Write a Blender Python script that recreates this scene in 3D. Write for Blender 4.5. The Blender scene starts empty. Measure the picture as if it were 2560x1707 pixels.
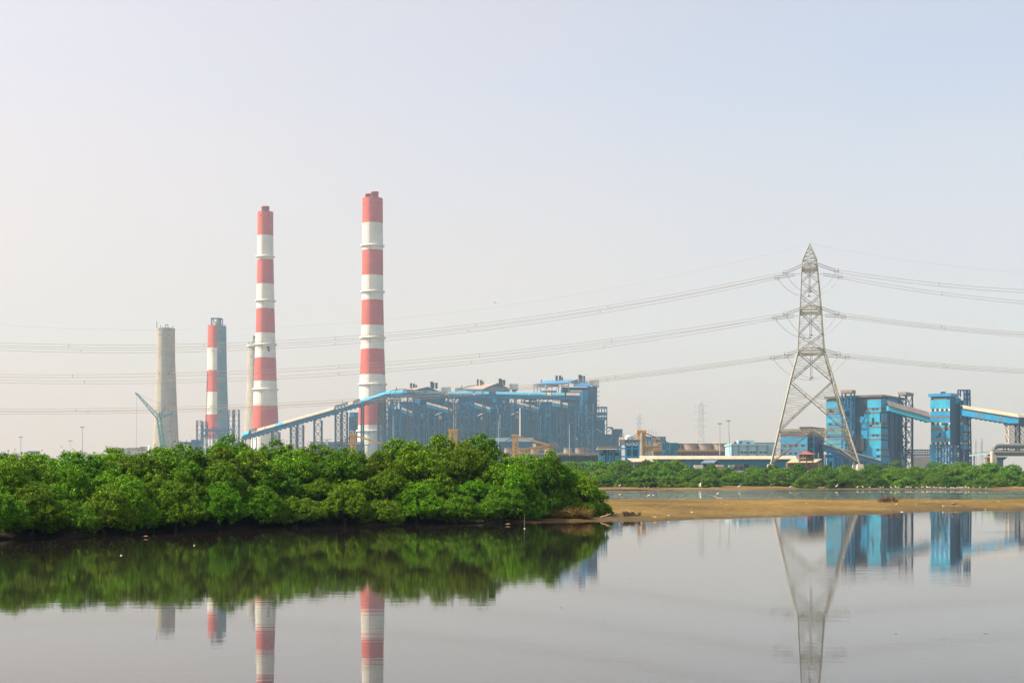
import bpy, math, random
import numpy as np
from mathutils import Vector, Matrix

# ------------------------------------------------------------------ scene, camera, light
SC = bpy.context.scene
COL = SC.collection
R = math.radians
F = 3500.0            # focal length in photograph pixels (2560 wide)
CX, HY = 1280.0, 1196.0   # vertical centre line, horizon row
CAMZ = 2.0

def P(px, py, D):
    """world point that stands D metres in front of the camera under photograph pixel (px, py)"""
    return Vector(((px-CX)/F*D, D, CAMZ-(py-HY)/F*D))
def X(px, D): return (px-CX)/F*D
def Z(py, D): return CAMZ-(py-HY)/F*D
def GD(py, z=0.0): return F*(CAMZ-z)/(py-HY)

SUN_AZ, SUN_EL = R(267), R(50)
world = bpy.data.worlds.new("World"); SC.world = world; world.use_nodes = True
wn = world.node_tree.nodes; wl = world.node_tree.links
sky = wn.new('ShaderNodeTexSky'); sky.sky_type = 'NISHITA'; sky.sun_disc = False
sky.sun_elevation = SUN_EL; sky.sun_rotation = SUN_AZ
sky.air_density = 1.0; sky.dust_density = 5.0; sky.ozone_density = 1.0; sky.altitude = 0
# smog: the clear-sky model veiled by an even, slightly warm white
smog = wn.new('ShaderNodeMix'); smog.data_type = 'RGBA'; smog.inputs[7].default_value = (4.2, 2.90, 2.04, 1)
stc = wn.new('ShaderNodeTexCoord'); sxyz = wn.new('ShaderNodeSeparateXYZ'); smr = wn.new('ShaderNodeMapRange')   # thicker towards the horizon
smr.inputs['From Min'].default_value = 0.0; smr.inputs['From Max'].default_value = 0.27; smr.inputs['To Min'].default_value = 0.55; smr.inputs['To Max'].default_value = 0.14
wl.new(stc.outputs['Generated'], sxyz.inputs[0]); wl.new(sxyz.outputs[2], smr.inputs['Value']); smp = wn.new('ShaderNodeMapping'); smp.inputs['Scale'].default_value = (2.2, 2.2, 6.0); wl.new(stc.outputs['Generated'], smp.inputs[0])
snz = wn.new('ShaderNodeTexNoise'); snz.inputs['Scale'].default_value = 1.6; snz.inputs['Detail'].default_value = 4; wl.new(smp.outputs[0], snz.inputs['Vector'])
sad = wn.new('ShaderNodeMath'); sad.operation = 'MULTIPLY_ADD'; sad.inputs[1].default_value = 0.22; wl.new(snz.outputs['Fac'], sad.inputs[0]); wl.new(smr.outputs[0], sad.inputs[2])
swe = wn.new('ShaderNodeMath'); swe.operation = 'MULTIPLY_ADD'; swe.inputs[1].default_value = -0.30; wl.new(sxyz.outputs[0], swe.inputs[0]); wl.new(sad.outputs[0], swe.inputs[2])   # and thicker to the west
wl.new(swe.outputs[0], smog.inputs[0])
shs = wn.new('ShaderNodeHueSaturation'); shs.inputs['Saturation'].default_value = 0.72; wl.new(sky.outputs[0], shs.inputs['Color']); wl.new(shs.outputs[0], smog.inputs[6]); wl.new(smog.outputs[2], wn['Background'].inputs[0]); wn['Background'].inputs[1].default_value = 0.15

sl = bpy.data.lights.new('sun', 'SUN'); sl.energy = 5.0; sl.angle = R(0.5); sl.color = (1.0, 0.93, 0.80)
so = bpy.data.objects.new('sun', sl); COL.objects.link(so)
sdir = Vector((math.sin(SUN_AZ)*math.cos(SUN_EL), math.cos(SUN_AZ)*math.cos(SUN_EL), math.sin(SUN_EL)))
so.rotation_euler = (-sdir).to_track_quat('-Z', 'Y').to_euler()

cd = bpy.data.cameras.new('camera'); cam = bpy.data.objects.new('camera', cd); COL.objects.link(cam)
cam.location = (0, 0, CAMZ); cam.rotation_euler = (R(90), 0, 0)
cd.sensor_width = 36.0; cd.lens = F/2560*36.0; cd.shift_y = (HY-1707/2)/2560
cd.clip_start = 0.5; cd.clip_end = 12000
SC.camera = cam
SC.view_settings.view_transform = 'Standard'; SC.view_settings.look = 'None'
SC.view_settings.exposure = 0.76; SC.view_settings.gamma = 1.0
SC.render.engine = 'CYCLES'
cy = SC.cycles
cy.max_bounces = 6; cy.diffuse_bounces = 2; cy.glossy_bounces = 3; cy.transmission_bounces = 3
cy.volume_bounces = 1; cy.transparent_max_bounces = 8; cy.caustics_reflective = False; cy.caustics_refractive = False
cy.sample_clamp_indirect = 6.0; cy.use_denoising = True; cy.denoiser = 'OPENIMAGEDENOISE'; cy.denoising_input_passes = 'RGB_ALBEDO_NORMAL'; cy.denoising_prefilter = 'ACCURATE'

# ------------------------------------------------------------------ materials
MAT = {}
def mat(name, col, rough=0.7, metal=0.0, var=0.12, scale=0.3, streak=0.0, tint=None, fine=0.0, panel=0.0, rings=0.0):
    if name in MAT: return MAT[name]
    m = bpy.data.materials.new(name); m.use_nodes = True; MAT[name] = m
    nt = m.node_tree; N = nt.nodes; L = nt.links; b = N['Principled BSDF']
    b.inputs['Roughness'].default_value = rough; b.inputs['Metallic'].default_value = metal
    tc = N.new('ShaderNodeTexCoord')
    def noise(sc, detail=4, vec=None):
        n = N.new('ShaderNodeTexNoise'); n.inputs['Scale'].default_value = sc; n.inputs['Detail'].default_value = detail
        n.inputs['Roughness'].default_value = 0.65
        L.new(vec if vec else tc.outputs['Object'], n.inputs['Vector']); return n.outputs['Fac']
    def scale_by(a, fac, lo, hi):
        mr = N.new('ShaderNodeMapRange'); mr.inputs['From Min'].default_value = 0.3; mr.inputs['From Max'].default_value = 0.7
        mr.inputs['To Min'].default_value = lo; mr.inputs['To Max'].default_value = hi; L.new(fac, mr.inputs['Value'])
        mx = N.new('ShaderNodeMix'); mx.data_type = 'RGBA'; mx.blend_type = 'MULTIPLY'; mx.inputs[0].default_value = 1.0
        L.new(a, mx.inputs[6]); L.new(mr.outputs[0], mx.inputs[7]); return mx.outputs[2]
    rgb = N.new('ShaderNodeRGB'); rgb.outputs[0].default_value = (*[v*0.78 for v in col], 1); c = rgb.outputs[0]
    if tint is not None:
        mx = N.new('ShaderNodeMix'); mx.data_type = 'RGBA'
        mr = N.new('ShaderNodeMapRange'); mr.inputs['From Min'].default_value = tint[1]; mr.inputs['From Max'].default_value = tint[1]+0.14
        L.new(noise(tint[2], 6), mr.inputs['Value']); L.new(mr.outputs[0], mx.inputs[0])
        L.new(c, mx.inputs[6]); mx.inputs[7].default_value = (*tint[0], 1); c = mx.outputs[2]
    if var: c = scale_by(c, noise(scale), 1-var, 1+var)
    if streak:
        mp = N.new('ShaderNodeMapping'); mp.inputs['Scale'].default_value = (1.3, 1.3, 0.03)
        L.new(tc.outputs['Object'], mp.inputs[0]); c = scale_by(c, noise(1.0, 5, mp.outputs[0]), 1-streak, 1+streak*0.6)
    if rings:
        mp = N.new('ShaderNodeMapping'); mp.inputs['Scale'].default_value = (0.01, 0.01, 0.42)
        L.new(tc.outputs['Object'], mp.inputs[0]); c = scale_by(c, noise(1.0, 3, mp.outputs[0]), 1-rings, 1+rings*0.6)
    if panel:
        mp = N.new('ShaderNodeMapping'); mp.inputs['Scale'].default_value = (0.42, 0.42, 0.31); L.new(tc.outputs['Object'], mp.inputs[0])
        fl = N.new('ShaderNodeVectorMath'); fl.operation = 'FLOOR'; L.new(mp.outputs[0], fl.inputs[0])
        wnn = N.new('ShaderNodeTexWhiteNoise'); L.new(fl.outputs[0], wnn.inputs['Vector'])
        m2 = N.new('ShaderNodeMapRange'); m2.inputs['To Min'].default_value = 0.35; m2.inputs['To Max'].default_value = 0.65; L.new(wnn.outputs['Value'], m2.inputs['Value'])
        c = scale_by(c, m2.outputs[0], 1-panel, 1+panel)
    if fine: c = scale_by(c, noise(fine, 5), 0.8, 1.15)
    L.new(c, b.inputs['Base Color'])
    return m

WHITE = mat('weathered_white_paint', (0.84, 0.78, 0.64), 0.8, streak=0.16, rings=0.07, var=0.10, scale=0.05, tint=((0.40, 0.34, 0.27), 0.62, 0.12))
RED = mat('faded_red_paint', (0.66, 0.092, 0.038), 0.75, streak=0.18, rings=0.06, var=0.16, scale=0.06)
CONC = mat('raw_concrete', (0.47, 0.39, 0.27), 0.9, streak=0.26, rings=0.10, var=0.16, scale=0.05)
TEAL = mat('bluish_primer', (0.20, 0.27, 0.28), 0.9, streak=0.12, var=0.2, scale=0.08)
CONC2 = mat('grey_concrete', (0.42, 0.39, 0.33), 0.9, var=0.18, scale=0.4)
CREAMC = mat('pale_concrete', (0.60, 0.52, 0.40), 0.9, var=0.15, scale=0.4)
BLUE = mat('sky_blue_cladding', (0.006, 0.31, 0.58), 0.55, streak=0.16, panel=0.12, var=0.12, scale=0.25, tint=((0.03, 0.20, 0.28), 0.63, 0.35))
BLUE2 = mat('pale_blue_cladding', (0.022, 0.42, 0.62), 0.6, streak=0.18, panel=0.14, var=0.14, scale=0.3, tint=((0.03, 0.24, 0.34), 0.63, 0.3))
BLUED = mat('deep_blue_steel', (0.006, 0.17, 0.36), 0.6, streak=0.14, panel=0.14, var=0.25, scale=0.15)
BLUEW = mat('whitish_blue_wall', (0.38, 0.62, 0.70), 0.8, streak=0.10, var=0.08)
CYROOF = mat('cyan_roof_sheet', (0.02, 0.42, 0.66), 0.5, var=0.16, scale=0.15, panel=0.10)
CREAM = mat('cream_roof_sheet', (0.52, 0.40, 0.26), 0.6, var=0.14, scale=0.2, panel=0.10)
TAN = mat('tan_roof_sheet', (0.36, 0.25, 0.18), 0.75, var=0.22, scale=0.12)
BROWN = mat('brown_roof_sheet', (0.17, 0.125, 0.11), 0.75, var=0.25, scale=0.2)
GREYB = mat('grey_blue_sheet', (0.13, 0.19, 0.26), 0.7, var=0.2, scale=0.1)
DARK = mat('dark_painted_steel', (0.006, 0.040, 0.085), 0.7, var=0.35, scale=0.2, fine=0.5)
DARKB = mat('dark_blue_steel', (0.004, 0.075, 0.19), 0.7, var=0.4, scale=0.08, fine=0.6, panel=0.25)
STEEL = mat('brown_grey_steel', (0.050, 0.065, 0.095), 0.6, var=0.3, scale=0.3)
RUST = mat('rusty_steel', (0.12, 0.06, 0.045), 0.8, var=0.3, scale=0.4)
PALE = mat('pale_grey_steel', (0.42, 0.43, 0.42), 0.6, var=0.2, scale=0.4)
GALV = mat('galvanised_steel', (0.37, 0.345, 0.26), 0.55, 0.1, var=0.18, scale=0.8)
WIRE = mat('aluminium_wire', (0.44, 0.37, 0.30), 0.6, 0.1, var=0.0)
PORC = mat('brown_glaze_insulator', (0.27, 0.23, 0.18), 0.4, var=0.0)
YELL = mat('ochre_machine_paint', (0.66, 0.34, 0.016), 0.6, var=0.2, scale=0.4, tint=((0.30, 0.13, 0.03), 0.62, 0.5))
BAND = mat('brown_masonry_band', (0.22, 0.18, 0.145), 0.9, var=0.25, scale=0.6)
BLACK = mat('dark_opening', (0.012, 0.013, 0.016), 0.8, var=0.0)
GLASS = mat('dark_window_glass', (0.02, 0.026, 0.034), 0.15, var=0.0)
IVORY = mat('ivory_wall', (0.78, 0.72, 0.60), 0.8, var=0.10, scale=0.5)
BRICK = mat('brown_tower_deck', (0.40, 0.27, 0.14), 0.9, var=0.2, scale=0.3, streak=0.15)
STACKC = mat('weathered_timber_fan_stack', (0.34, 0.25, 0.18), 0.9, var=0.18, scale=0.2, streak=0.15)
REDROOF = mat('red_tile_roof', (0.34, 0.085, 0.045), 0.85, var=0.2, scale=0.8)
HUTW = mat('brown_hut_wall', (0.22, 0.145, 0.08), 0.9, var=0.2, scale=0.8)
CRANE = mat('turquoise_crane_paint', (0.05, 0.30, 0.30), 0.6, var=0.15)
WOOD = mat('bleached_driftwood', (0.34, 0.22, 0.12), 0.9, var=0.25, scale=3)
TWIG = mat('dark_twigs', (0.15, 0.10, 0.06), 0.9, var=0.2, scale=3)
BARK = mat('mangrove_bark', (0.09, 0.065, 0.045), 0.95, var=0.3, scale=2)
ORANGE = mat('orange_ochre_plank', (0.60, 0.23, 0.02), 0.8, var=0.2, scale=2)
STRAW = mat('pale_straw_board', (0.62, 0.47, 0.22), 0.9, var=0.15, scale=2)
LITTER = mat('bleached_litter', (0.62, 0.56, 0.47), 0.8, var=0.15, scale=4)
FEATHER = mat('white_feathers', (0.84, 0.83, 0.78), 0.8, var=0.05, scale=4)
GREYF = mat('grey_brown_feathers', (0.20, 0.17, 0.14), 0.8, var=0.2, scale=6)
BEAK = mat('dark_beak_and_legs', (0.06, 0.05, 0.035), 0.6, var=0.0)
DIRTW = mat('pale_boundary_wall', (0.46, 0.41, 0.35), 0.9, var=0.15, scale=0.3, streak=0.1)
NETG = mat('dark_green_screen', (0.028, 0.042, 0.040), 0.95, var=0.3, scale=0.2, streak=0.2)

def leaf_mat(name, c0, c1, c2, trans=0.25, rough=0.45):
    m = bpy.data.materials.new(name); m.use_nodes = True
    nt = m.node_tree; N = nt.nodes; L = nt.links; b = N['Principled BSDF']; out = N['Material Output']
    g = N.new('ShaderNodeNewGeometry'); oi = N.new('ShaderNodeObjectInfo')
    cr = N.new('ShaderNodeValToRGB'); e = cr.color_ramp.elements
    e[0].position = 0.0; e[0].color = (*c0, 1); e[1].position = 1.0; e[1].color = (*c2, 1)
    k = cr.color_ramp.elements.new(0.66); k.color = (*c1, 1)
    L.new(g.outputs['Random Per Island'], cr.inputs[0])
    hs = N.new('ShaderNodeHueSaturation')
    mr = N.new('ShaderNodeMapRange'); mr.inputs['To Min'].default_value = 0.474; mr.inputs['To Max'].default_value = 0.506
    L.new(oi.outputs['Random'], mr.inputs['Value']); L.new(mr.outputs[0], hs.inputs['Hue'])
    mv = N.new('ShaderNodeMapRange'); mv.inputs['To Min'].default_value = 0.72; mv.inputs['To Max'].default_value = 1.25
    mm = N.new('ShaderNodeMath'); mm.operation = 'FRACT'; m2 = N.new('ShaderNodeMath'); m2.operation = 'MULTIPLY'; m2.inputs[1].default_value = 7.31
    L.new(oi.outputs['Random'], m2.inputs[0]); L.new(m2.outputs[0], mm.inputs[0]); L.new(mm.outputs[0], mv.inputs['Value'])
    L.new(mv.outputs[0], hs.inputs['Value']); L.new(cr.outputs[0], hs.inputs['Color'])
    L.new(hs.outputs[0], b.inputs['Base Color']); b.inputs['Roughness'].default_value = rough; b.inputs['Specular IOR Level'].default_value = 0.10
    t = N.new('ShaderNodeBsdfTranslucent'); L.new(hs.outputs[0], t.inputs[0])
    mx = N.new('ShaderNodeMixShader'); mx.inputs[0].default_value = trans
    L.new(b.outputs[0], mx.inputs[1]); L.new(t.outputs[0], mx.inputs[2]); L.new(mx.outputs[0], out.inputs[0])
    return m
LEAF = leaf_mat('mangrove_leaf', (0.013, 0.072, 0.001), (0.056, 0.215, 0.001), (0.31, 0.48, 0.004), 0.10, 0.55)
LEAFO = leaf_mat('olive_mangrove_leaf', (0.018, 0.076, 0.001), (0.074, 0.215, 0.002), (0.33, 0.47, 0.005), 0.10, 0.55)
LEAFF = leaf_mat('far_mangrove_leaf', (0.035, 0.11, 0.003), (0.07, 0.19, 0.005), (0.19, 0.28, 0.010), 0.14, 0.6)
DRYL = leaf_mat('dry_stem', (0.06, 0.035, 0.012), (0.17, 0.10, 0.03), (0.26, 0.24, 0.04), 0.05, 0.9)
GRASSL = leaf_mat('grass_blade', (0.03, 0.10, 0.015), (0.05, 0.15, 0.02), (0.08, 0.17, 0.03), 0.2, 0.7)

# ------------------------------------------------------------------ mesh builder
WLOC = {}
class MB:
    def __init__(self): self.v = []; self.f = []; self.mi = []; self.sm = []; self.m = 0
    def add(self, vs, fs, smooth=False, mi=None):
        o = len(self.v); self.v.extend([tuple(p) for p in vs])
        for f in fs:
            self.f.append([i+o for i in f]); self.mi.append(self.m if mi is None else mi); self.sm.append(smooth)
    def hexa(self, b, t, mi=None):
        """b, t: four bottom and four top corners, counter-clockwise from above"""
        self.add(list(b)+list(t), [(3,2,1,0),(4,5,6,7),(0,1,5,4),(1,2,6,5),(2,3,7,6),(3,0,4,7)], mi=mi)
    def box(self, x0, x1, y0, y1, z0, z1, mi=None):
        b = [(x0,y0,z0),(x1,y0,z0),(x1,y1,z0),(x0,y1,z0)]; t = [(x,y,z1) for x,y,_ in b]; self.hexa(b, t, mi)
    def bar(self, a, b, w, h=None, mi=None):
        a = Vector(a); b = Vector(b); d = b-a
        if d.length < 1e-6: return
        d.normalize(); u = Vector((0,0,1)) if abs(d.z) < 0.95 else Vector((1,0,0))
        s = d.cross(u).normalized()*(w/2); t = s.cross(d).normalized()*((h or w)/2)
        self.add([a-s-t, a+s-t, a+s+t, a-s+t, b-s-t, b+s-t, b+s+t, b-s+t],
                 [(0,1,2,3),(7,6,5,4),(0,4,5,1),(1,5,6,2),(2,6,7,3),(3,7,4,0)], mi=mi)
    def tube(self, pts, r, n=8, mi=None, caps=True):
        pts = [Vector(p) for p in pts]; rs = r if isinstance(r, (list, tuple)) else [r]*len(pts)
        vs = []; fs = []; k = len(pts)
        for i, p in enumerate(pts):
            d = (pts[min(i+1,k-1)]-pts[max(i-1,0)])
            if d.length < 1e-9: d = Vector((0,0,1))
            d.normalize(); u = Vector((0,0,1)) if abs(d.z) < 0.9 else Vector((1,0,0))
            s = d.cross(u).normalized(); t = s.cross(d)
            for j in range(n):
                a = 2*math.pi*j/n; vs.append(p+s*(math.cos(a)*rs[i])+t*(math.sin(a)*rs[i]))
        for i in range(k-1):
            for j in range(n):
                a = i*n+j; b = i*n+(j+1)%n; fs.append((a, b, b+n, a+n))
        self.add(vs, fs, True, mi)
        if caps: self.add(vs[:n], [tuple(range(n))[::-1]], False, mi); self.add(vs[-n:], [tuple(range(n))], False, mi)
    def lathe(self, c, prof, n=48, mi=None, a0=0.0, a1=None, smooth=True):
        """prof: list of (radius, z) from bottom to top"""
        full = a1 is None; a1 = a0+2*math.pi if full else a1; m = n if full else n+1
        vs = []; fs = []
        for r, z in prof:
            for j in range(m):
                a = a0+(a1-a0)*j/n; vs.append((c[0]+r*math.cos(a), c[1]+r*math.sin(a), z))
        for i in range(len(prof)-1):
            for j in range(n):
                q = (j+1) % m; fs.append((i*m+j, i*m+q, (i+1)*m+q, (i+1)*m+j))
        self.add(vs, fs, smooth, mi)
    def plate(self, pts, th, n=None, mi=None):
        """a sheet with thickness: polygon pts (in order) extruded by -normal*th"""
        pts = [Vector(p) for p in pts]
        if n is None: n = (pts[1]-pts[0]).cross(pts[2]-pts[0]).normalized()
        k = len(pts); lo = [p-n*th for p in pts]
        fs = [tuple(range(k)), tuple(range(2*k-1, k-1, -1))]+[(i, i+k, (i+1)%k+k, (i+1)%k) for i in range(k)]
        self.add(pts+lo, fs, False, mi)
    def lattice(self, b4, t4, bays, lw, bw, horiz=True, x=True, mi=None):
        b4 = [Vector(p) for p in b4]; t4 = [Vector(p) for p in t4]
        for i in range(4): self.bar(b4[i], t4[i], lw, mi=mi)
        for k in range(bays):
            f0 = k/bays; f1 = (k+1)/bays
            for i in range(4):
                j = (i+1) % 4
                a0 = b4[i].lerp(t4[i], f0); a1 = b4[i].lerp(t4[i], f1); c0 = b4[j].lerp(t4[j], f0); c1 = b4[j].lerp(t4[j], f1)
                if x: self.bar(a0, c1, bw, mi=mi); self.bar(c0, a1, bw, mi=mi)
                elif k % 2: self.bar(a0, c1, bw, mi=mi)
                else: self.bar(c0, a1, bw, mi=mi)
                if horiz: self.bar(a1, c1, bw*1.1, mi=mi)
    def boom(self, p0, p1, w0, w1, bays, lw, bw, mi=None):
        p0 = Vector(p0); p1 = Vector(p1); d = (p1-p0).normalized()
        s = d.cross(Vector((0,1,0))).normalized(); t = Vector((0,1,0))
        def q(p, w): return [p+(s*a+t*b)*(w/2) for a, b in ((-1,-1),(1,-1),(1,1),(-1,1))]
        self.lattice(q(p0, w0), q(p1, w1), bays, lw, bw, horiz=False, x=False, mi=mi)
    def mesh(self, name, mats, org):
        me = bpy.data.meshes.new(name)
        ox, oy, oz = org
        me.from_pydata([(a-ox, b-oy, c-oz) for a, b, c in self.v], [], self.f)
        for m in (mats if isinstance(mats, (list, tuple)) else [mats]): me.materials.append(m)
        me.polygons.foreach_set('material_index', self.mi); me.polygons.foreach_set('use_smooth', self.sm)
        me.update(); return me

def tag(o, label=None, cat=None, group=None, kind=None):
    if label: o['label'] = label
    if cat: o['category'] = cat
    if group: o['group'] = group
    if kind: o['kind'] = kind
    return o
def thing(name, label, cat, loc, group=None):
    o = bpy.data.objects.new(name, None); COL.objects.link(o); o.location = loc; o.empty_display_size = 0.5
    WLOC[o.name] = Vector(loc); return tag(o, label, cat, group)
def part(mb, name, mats, parent, label=None):
    org = WLOC[parent.name]; o = bpy.data.objects.new(name, mb.mesh(name, mats, org)); COL.objects.link(o)
    o.parent = parent; WLOC[o.name] = org
    if label: o['label'] = label
    return o
def solo(mb, name, mats, loc, label=None, cat=None, group=None, kind=None):
    o = bpy.data.objects.new(name, mb.mesh(name, mats, loc)); COL.objects.link(o); o.location = loc
    WLOC[o.name] = Vector(loc); return tag(o, label, cat, group, kind)
def copy_tree(o, parent=None):
    c = o.copy(); COL.objects.link(c); c.parent = parent
    for ch in o.children: copy_tree(ch, c)
    return c

GZ = 5.0                      # level of the plant's ground
def land_z(y):
    pts = [(246, -0.35), (256, 0.05), (285, 0.40), (330, 1.2), (400, 3.2), (470, 4.6), (560, GZ), (4000, GZ)]
    for (a, za), (b, zb) in zip(pts, pts[1:]):
        if y <= b: return za+(zb-za)*max(0, (y-a)/(b-a))
    return GZ

NEAR_EDGE = [(-900, 41), (-300, 43.5), (0, 45.5), (330, 51), (700, 57.5), (1100, 61.5), (1345, 63), (1450, 65), (1620, 66), (1760, 70.5), (1930, 73.5),
             (2160, 80), (2280, 85), (2560, 91), (3300, 100)]
def ne(px):
    for (a, d), (c, e2) in zip(NEAR_EDGE, NEAR_EDGE[1:]):
        if px <= c: return d+(e2-d)*max(0, (px-a)/(c-a))
    return NEAR_EDGE[-1][1]
def mud_z(px, y):
    """height of the mudflat, its water's edge about ne(px) and 128 m away"""
    x = X(px, y); into = y-ne(px); far = 129-y
    z = -0.03+0.075*into if into < 1.8 else 0.105+0.26*(1-math.exp(-(into-1.8)/16))
    z = min(z, -0.06+0.05*far if far < 5 else 0.19+0.16*(1-math.exp(-(far-5)/14)))
    if px < 1290: z += 0.60*(1-math.exp(-max(0, into-0.9)/2.5))*min(1, (1290-px)/160)*min(1, max(0, far)/30)  # bank raised under the thicket to block sky light behind the stems
    return z+0.016*(math.sin(x*0.55+1.3)+math.sin(x*0.21+y*0.3+4.0)+0.7*math.sin(x*1.3+y*0.4+2.2))
def bank_z(px, y):
    x = X(px, y); d = 7.0*math.sin(px*0.0061+1.0)+3.5*math.sin(px*0.019+0.4)+2*math.sin(px*0.047)
    if px < 1800: d -= 10
    return land_z(y-(d if y < 330 else 0))+(0.03*math.sin(x*0.4)+0.02*math.sin(x*1.1+y))

# ------------------------------------------------------------------ setting: water, mud, land, haze
def setting():
    # water: one sheet, calm with faint ripples and a few ruffled bands
    m = bpy.data.materials.new('calm_lagoon_water'); m.use_nodes = True; nt = m.node_tree; N = nt.nodes; L = nt.links
    b = N['Principled BSDF']; b.inputs['Base Color'].default_value = (0.016, 0.011, 0.010, 1)
    b.inputs['Roughness'].default_value = 0.0; b.inputs['IOR'].default_value = 1.72
    tc = N.new('ShaderNodeTexCoord')
    def nz(sx, sy, sc, det=3):
        mp = N.new('ShaderNodeMapping'); mp.inputs['Scale'].default_value = (sx, sy, 1); L.new(tc.outputs['Object'], mp.inputs[0])
        n = N.new('ShaderNodeTexNoise'); n.inputs['Scale'].default_value = sc; n.inputs['Detail'].default_value = det
        L.new(mp.outputs[0], n.inputs['Vector']); return n.outputs['Fac']
    ripple = nz(0.9, 3.6, 1.0, 5)
    patch = nz(0.012, 0.055, 1.0, 2)
    mr = N.new('ShaderNodeMapRange'); mr.inputs['From Min'].default_value = 0.57; mr.inputs['From Max'].default_value = 0.72
    mr.inputs['To Min'].default_value = 0.32; mr.inputs['To Max'].default_value = 2.0; L.new(patch, mr.inputs['Value'])
    sy = N.new('ShaderNodeSeparateXYZ'); L.new(tc.outputs['Object'], sy.inputs[0])
    far = N.new('ShaderNodeMapRange'); far.inputs['From Min'].default_value = 112; far.inputs['From Max'].default_value = 124; far.inputs['To Min'].default_value = 1.0; far.inputs['To Max'].default_value = 40.0; L.new(sy.outputs[1], far.inputs['Value'])
    cb = nz(0.006, 0.22, 1.0, 2); cm = N.new('ShaderNodeMapRange'); cm.inputs['From Min'].default_value = 0.44; cm.inputs['From Max'].default_value = 0.56; cm.inputs['To Min'].default_value = 0.06; L.new(cb, cm.inputs['Value'])
    fb = N.new('ShaderNodeMath'); fb.operation = 'MULTIPLY'; L.new(far.outputs[0], fb.inputs[0]); L.new(cm.outputs[0], fb.inputs[1]); fx = N.new('ShaderNodeMath'); fx.operation = 'MAXIMUM'; L.new(fb.outputs[0], fx.inputs[0]); fx.inputs[1].default_value = 1.0
    swell = nz(0.05, 0.22, 1.0, 2)
    mu = N.new('ShaderNodeMath'); mu.operation = 'MULTIPLY'; L.new(ripple, mu.inputs[0]); L.new(mr.outputs[0], mu.inputs[1])
    ms = N.new('ShaderNodeMath'); ms.operation = 'MULTIPLY_ADD'; L.new(swell, ms.inputs[0]); ms.inputs[1].default_value = 0.5; L.new(mu.outputs[0], ms.inputs[2])
    bp = N.new('ShaderNodeBump'); bp.inputs['Strength'].default_value = 1.0; bp.inputs['Distance'].default_value = WATER_H
    mf = N.new('ShaderNodeMath'); mf.operation = 'MULTIPLY'; L.new(ms.outputs[0], mf.inputs[0]); L.new(fx.outputs[0], mf.inputs[1]); L.new(mf.outputs[0], bp.inputs['Height']); L.new(bp.outputs[0], b.inputs['Normal'])
    w = MB(); w.box(-700, 700, -60, 320, -0.5, 0.0)
    solo(w, 'water', m, (0,0,0), kind='structure')

    # mud
    m = bpy.data.materials.new('wet_mud'); m.use_nodes = True; nt = m.node_tree; N = nt.nodes; L = nt.links
    b = N['Principled BSDF']; tc = N.new('ShaderNodeTexCoord')
    def ns(sx, sy, sc, det=5):
        mp = N.new('ShaderNodeMapping'); mp.inputs['Scale'].default_value = (sx, sy, 1); L.new(tc.outputs['Object'], mp.inputs[0])
        n = N.new('ShaderNodeTexNoise'); n.inputs['Scale'].default_value = sc; n.inputs['Detail'].default_value = det
        L.new(mp.outputs[0], n.inputs['Vector']); return n.outputs['Fac']
    cr = N.new('ShaderNodeValToRGB'); e = cr.color_ramp.elements
    e[0].position = 0.34; e[0].color = (0.092, 0.055, 0.009, 1); e[1].position = 0.66; e[1].color = (0.19, 0.118, 0.030, 1)
    k = cr.color_ramp.elements.new(0.5); k.color = (0.138, 0.082, 0.012, 1)
    L.new(ns(0.25, 0.12, 0.6, 6), cr.inputs[0])
    fine = ns(1, 0.4, 2.2, 6); mr = N.new('ShaderNodeMapRange'); mr.inputs['From Min'].default_value = 0.3; mr.inputs['From Max'].default_value = 0.7
    mr.inputs['To Min'].default_value = 0.58; mr.inputs['To Max'].default_value = 1.2; L.new(fine, mr.inputs['Value'])
    mx = N.new('ShaderNodeMix'); mx.data_type = 'RGBA'; mx.blend_type = 'MULTIPLY'; mx.inputs[0].default_value = 1
    # dark mangrove mud with the thicket's shade painted in, sandy mud elsewhere
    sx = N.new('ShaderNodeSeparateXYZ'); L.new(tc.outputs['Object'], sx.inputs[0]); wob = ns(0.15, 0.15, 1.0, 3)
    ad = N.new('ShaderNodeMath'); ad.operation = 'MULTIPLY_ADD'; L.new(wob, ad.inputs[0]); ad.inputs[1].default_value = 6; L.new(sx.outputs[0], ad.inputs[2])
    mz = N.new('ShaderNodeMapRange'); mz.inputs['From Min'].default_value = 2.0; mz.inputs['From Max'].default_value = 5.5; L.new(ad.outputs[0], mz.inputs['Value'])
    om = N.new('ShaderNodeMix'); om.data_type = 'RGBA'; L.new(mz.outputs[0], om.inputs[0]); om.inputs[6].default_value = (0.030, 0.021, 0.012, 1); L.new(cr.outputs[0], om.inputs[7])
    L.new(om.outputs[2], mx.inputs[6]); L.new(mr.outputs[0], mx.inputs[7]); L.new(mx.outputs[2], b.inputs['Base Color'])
    wet = N.new('ShaderNodeMath'); wet.operation = 'MULTIPLY_ADD'; L.new(ns(0.5, 0.25, 1.0, 4), wet.inputs[0]); wet.inputs[1].default_value = 0.22; L.new(sx.outputs[2], wet.inputs[2])
    mw = N.new('ShaderNodeMapRange'); mw.inputs['From Min'].default_value = 0.12; mw.inputs['From Max'].default_value = 0.30; mw.inputs['To Min'].default_value = 0.55; L.new(wet.outputs[0], mw.inputs['Value'])
    mx2 = N.new('ShaderNodeMix'); mx2.data_type = 'RGBA'; mx2.blend_type = 'MULTIPLY'; mx2.inputs[0].default_value = 1
    L.new(mx.outputs[2], mx2.inputs[6]); L.new(mw.outputs[0], mx2.inputs[7]); L.new(mx2.outputs[2], b.inputs['Base Color'])
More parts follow.
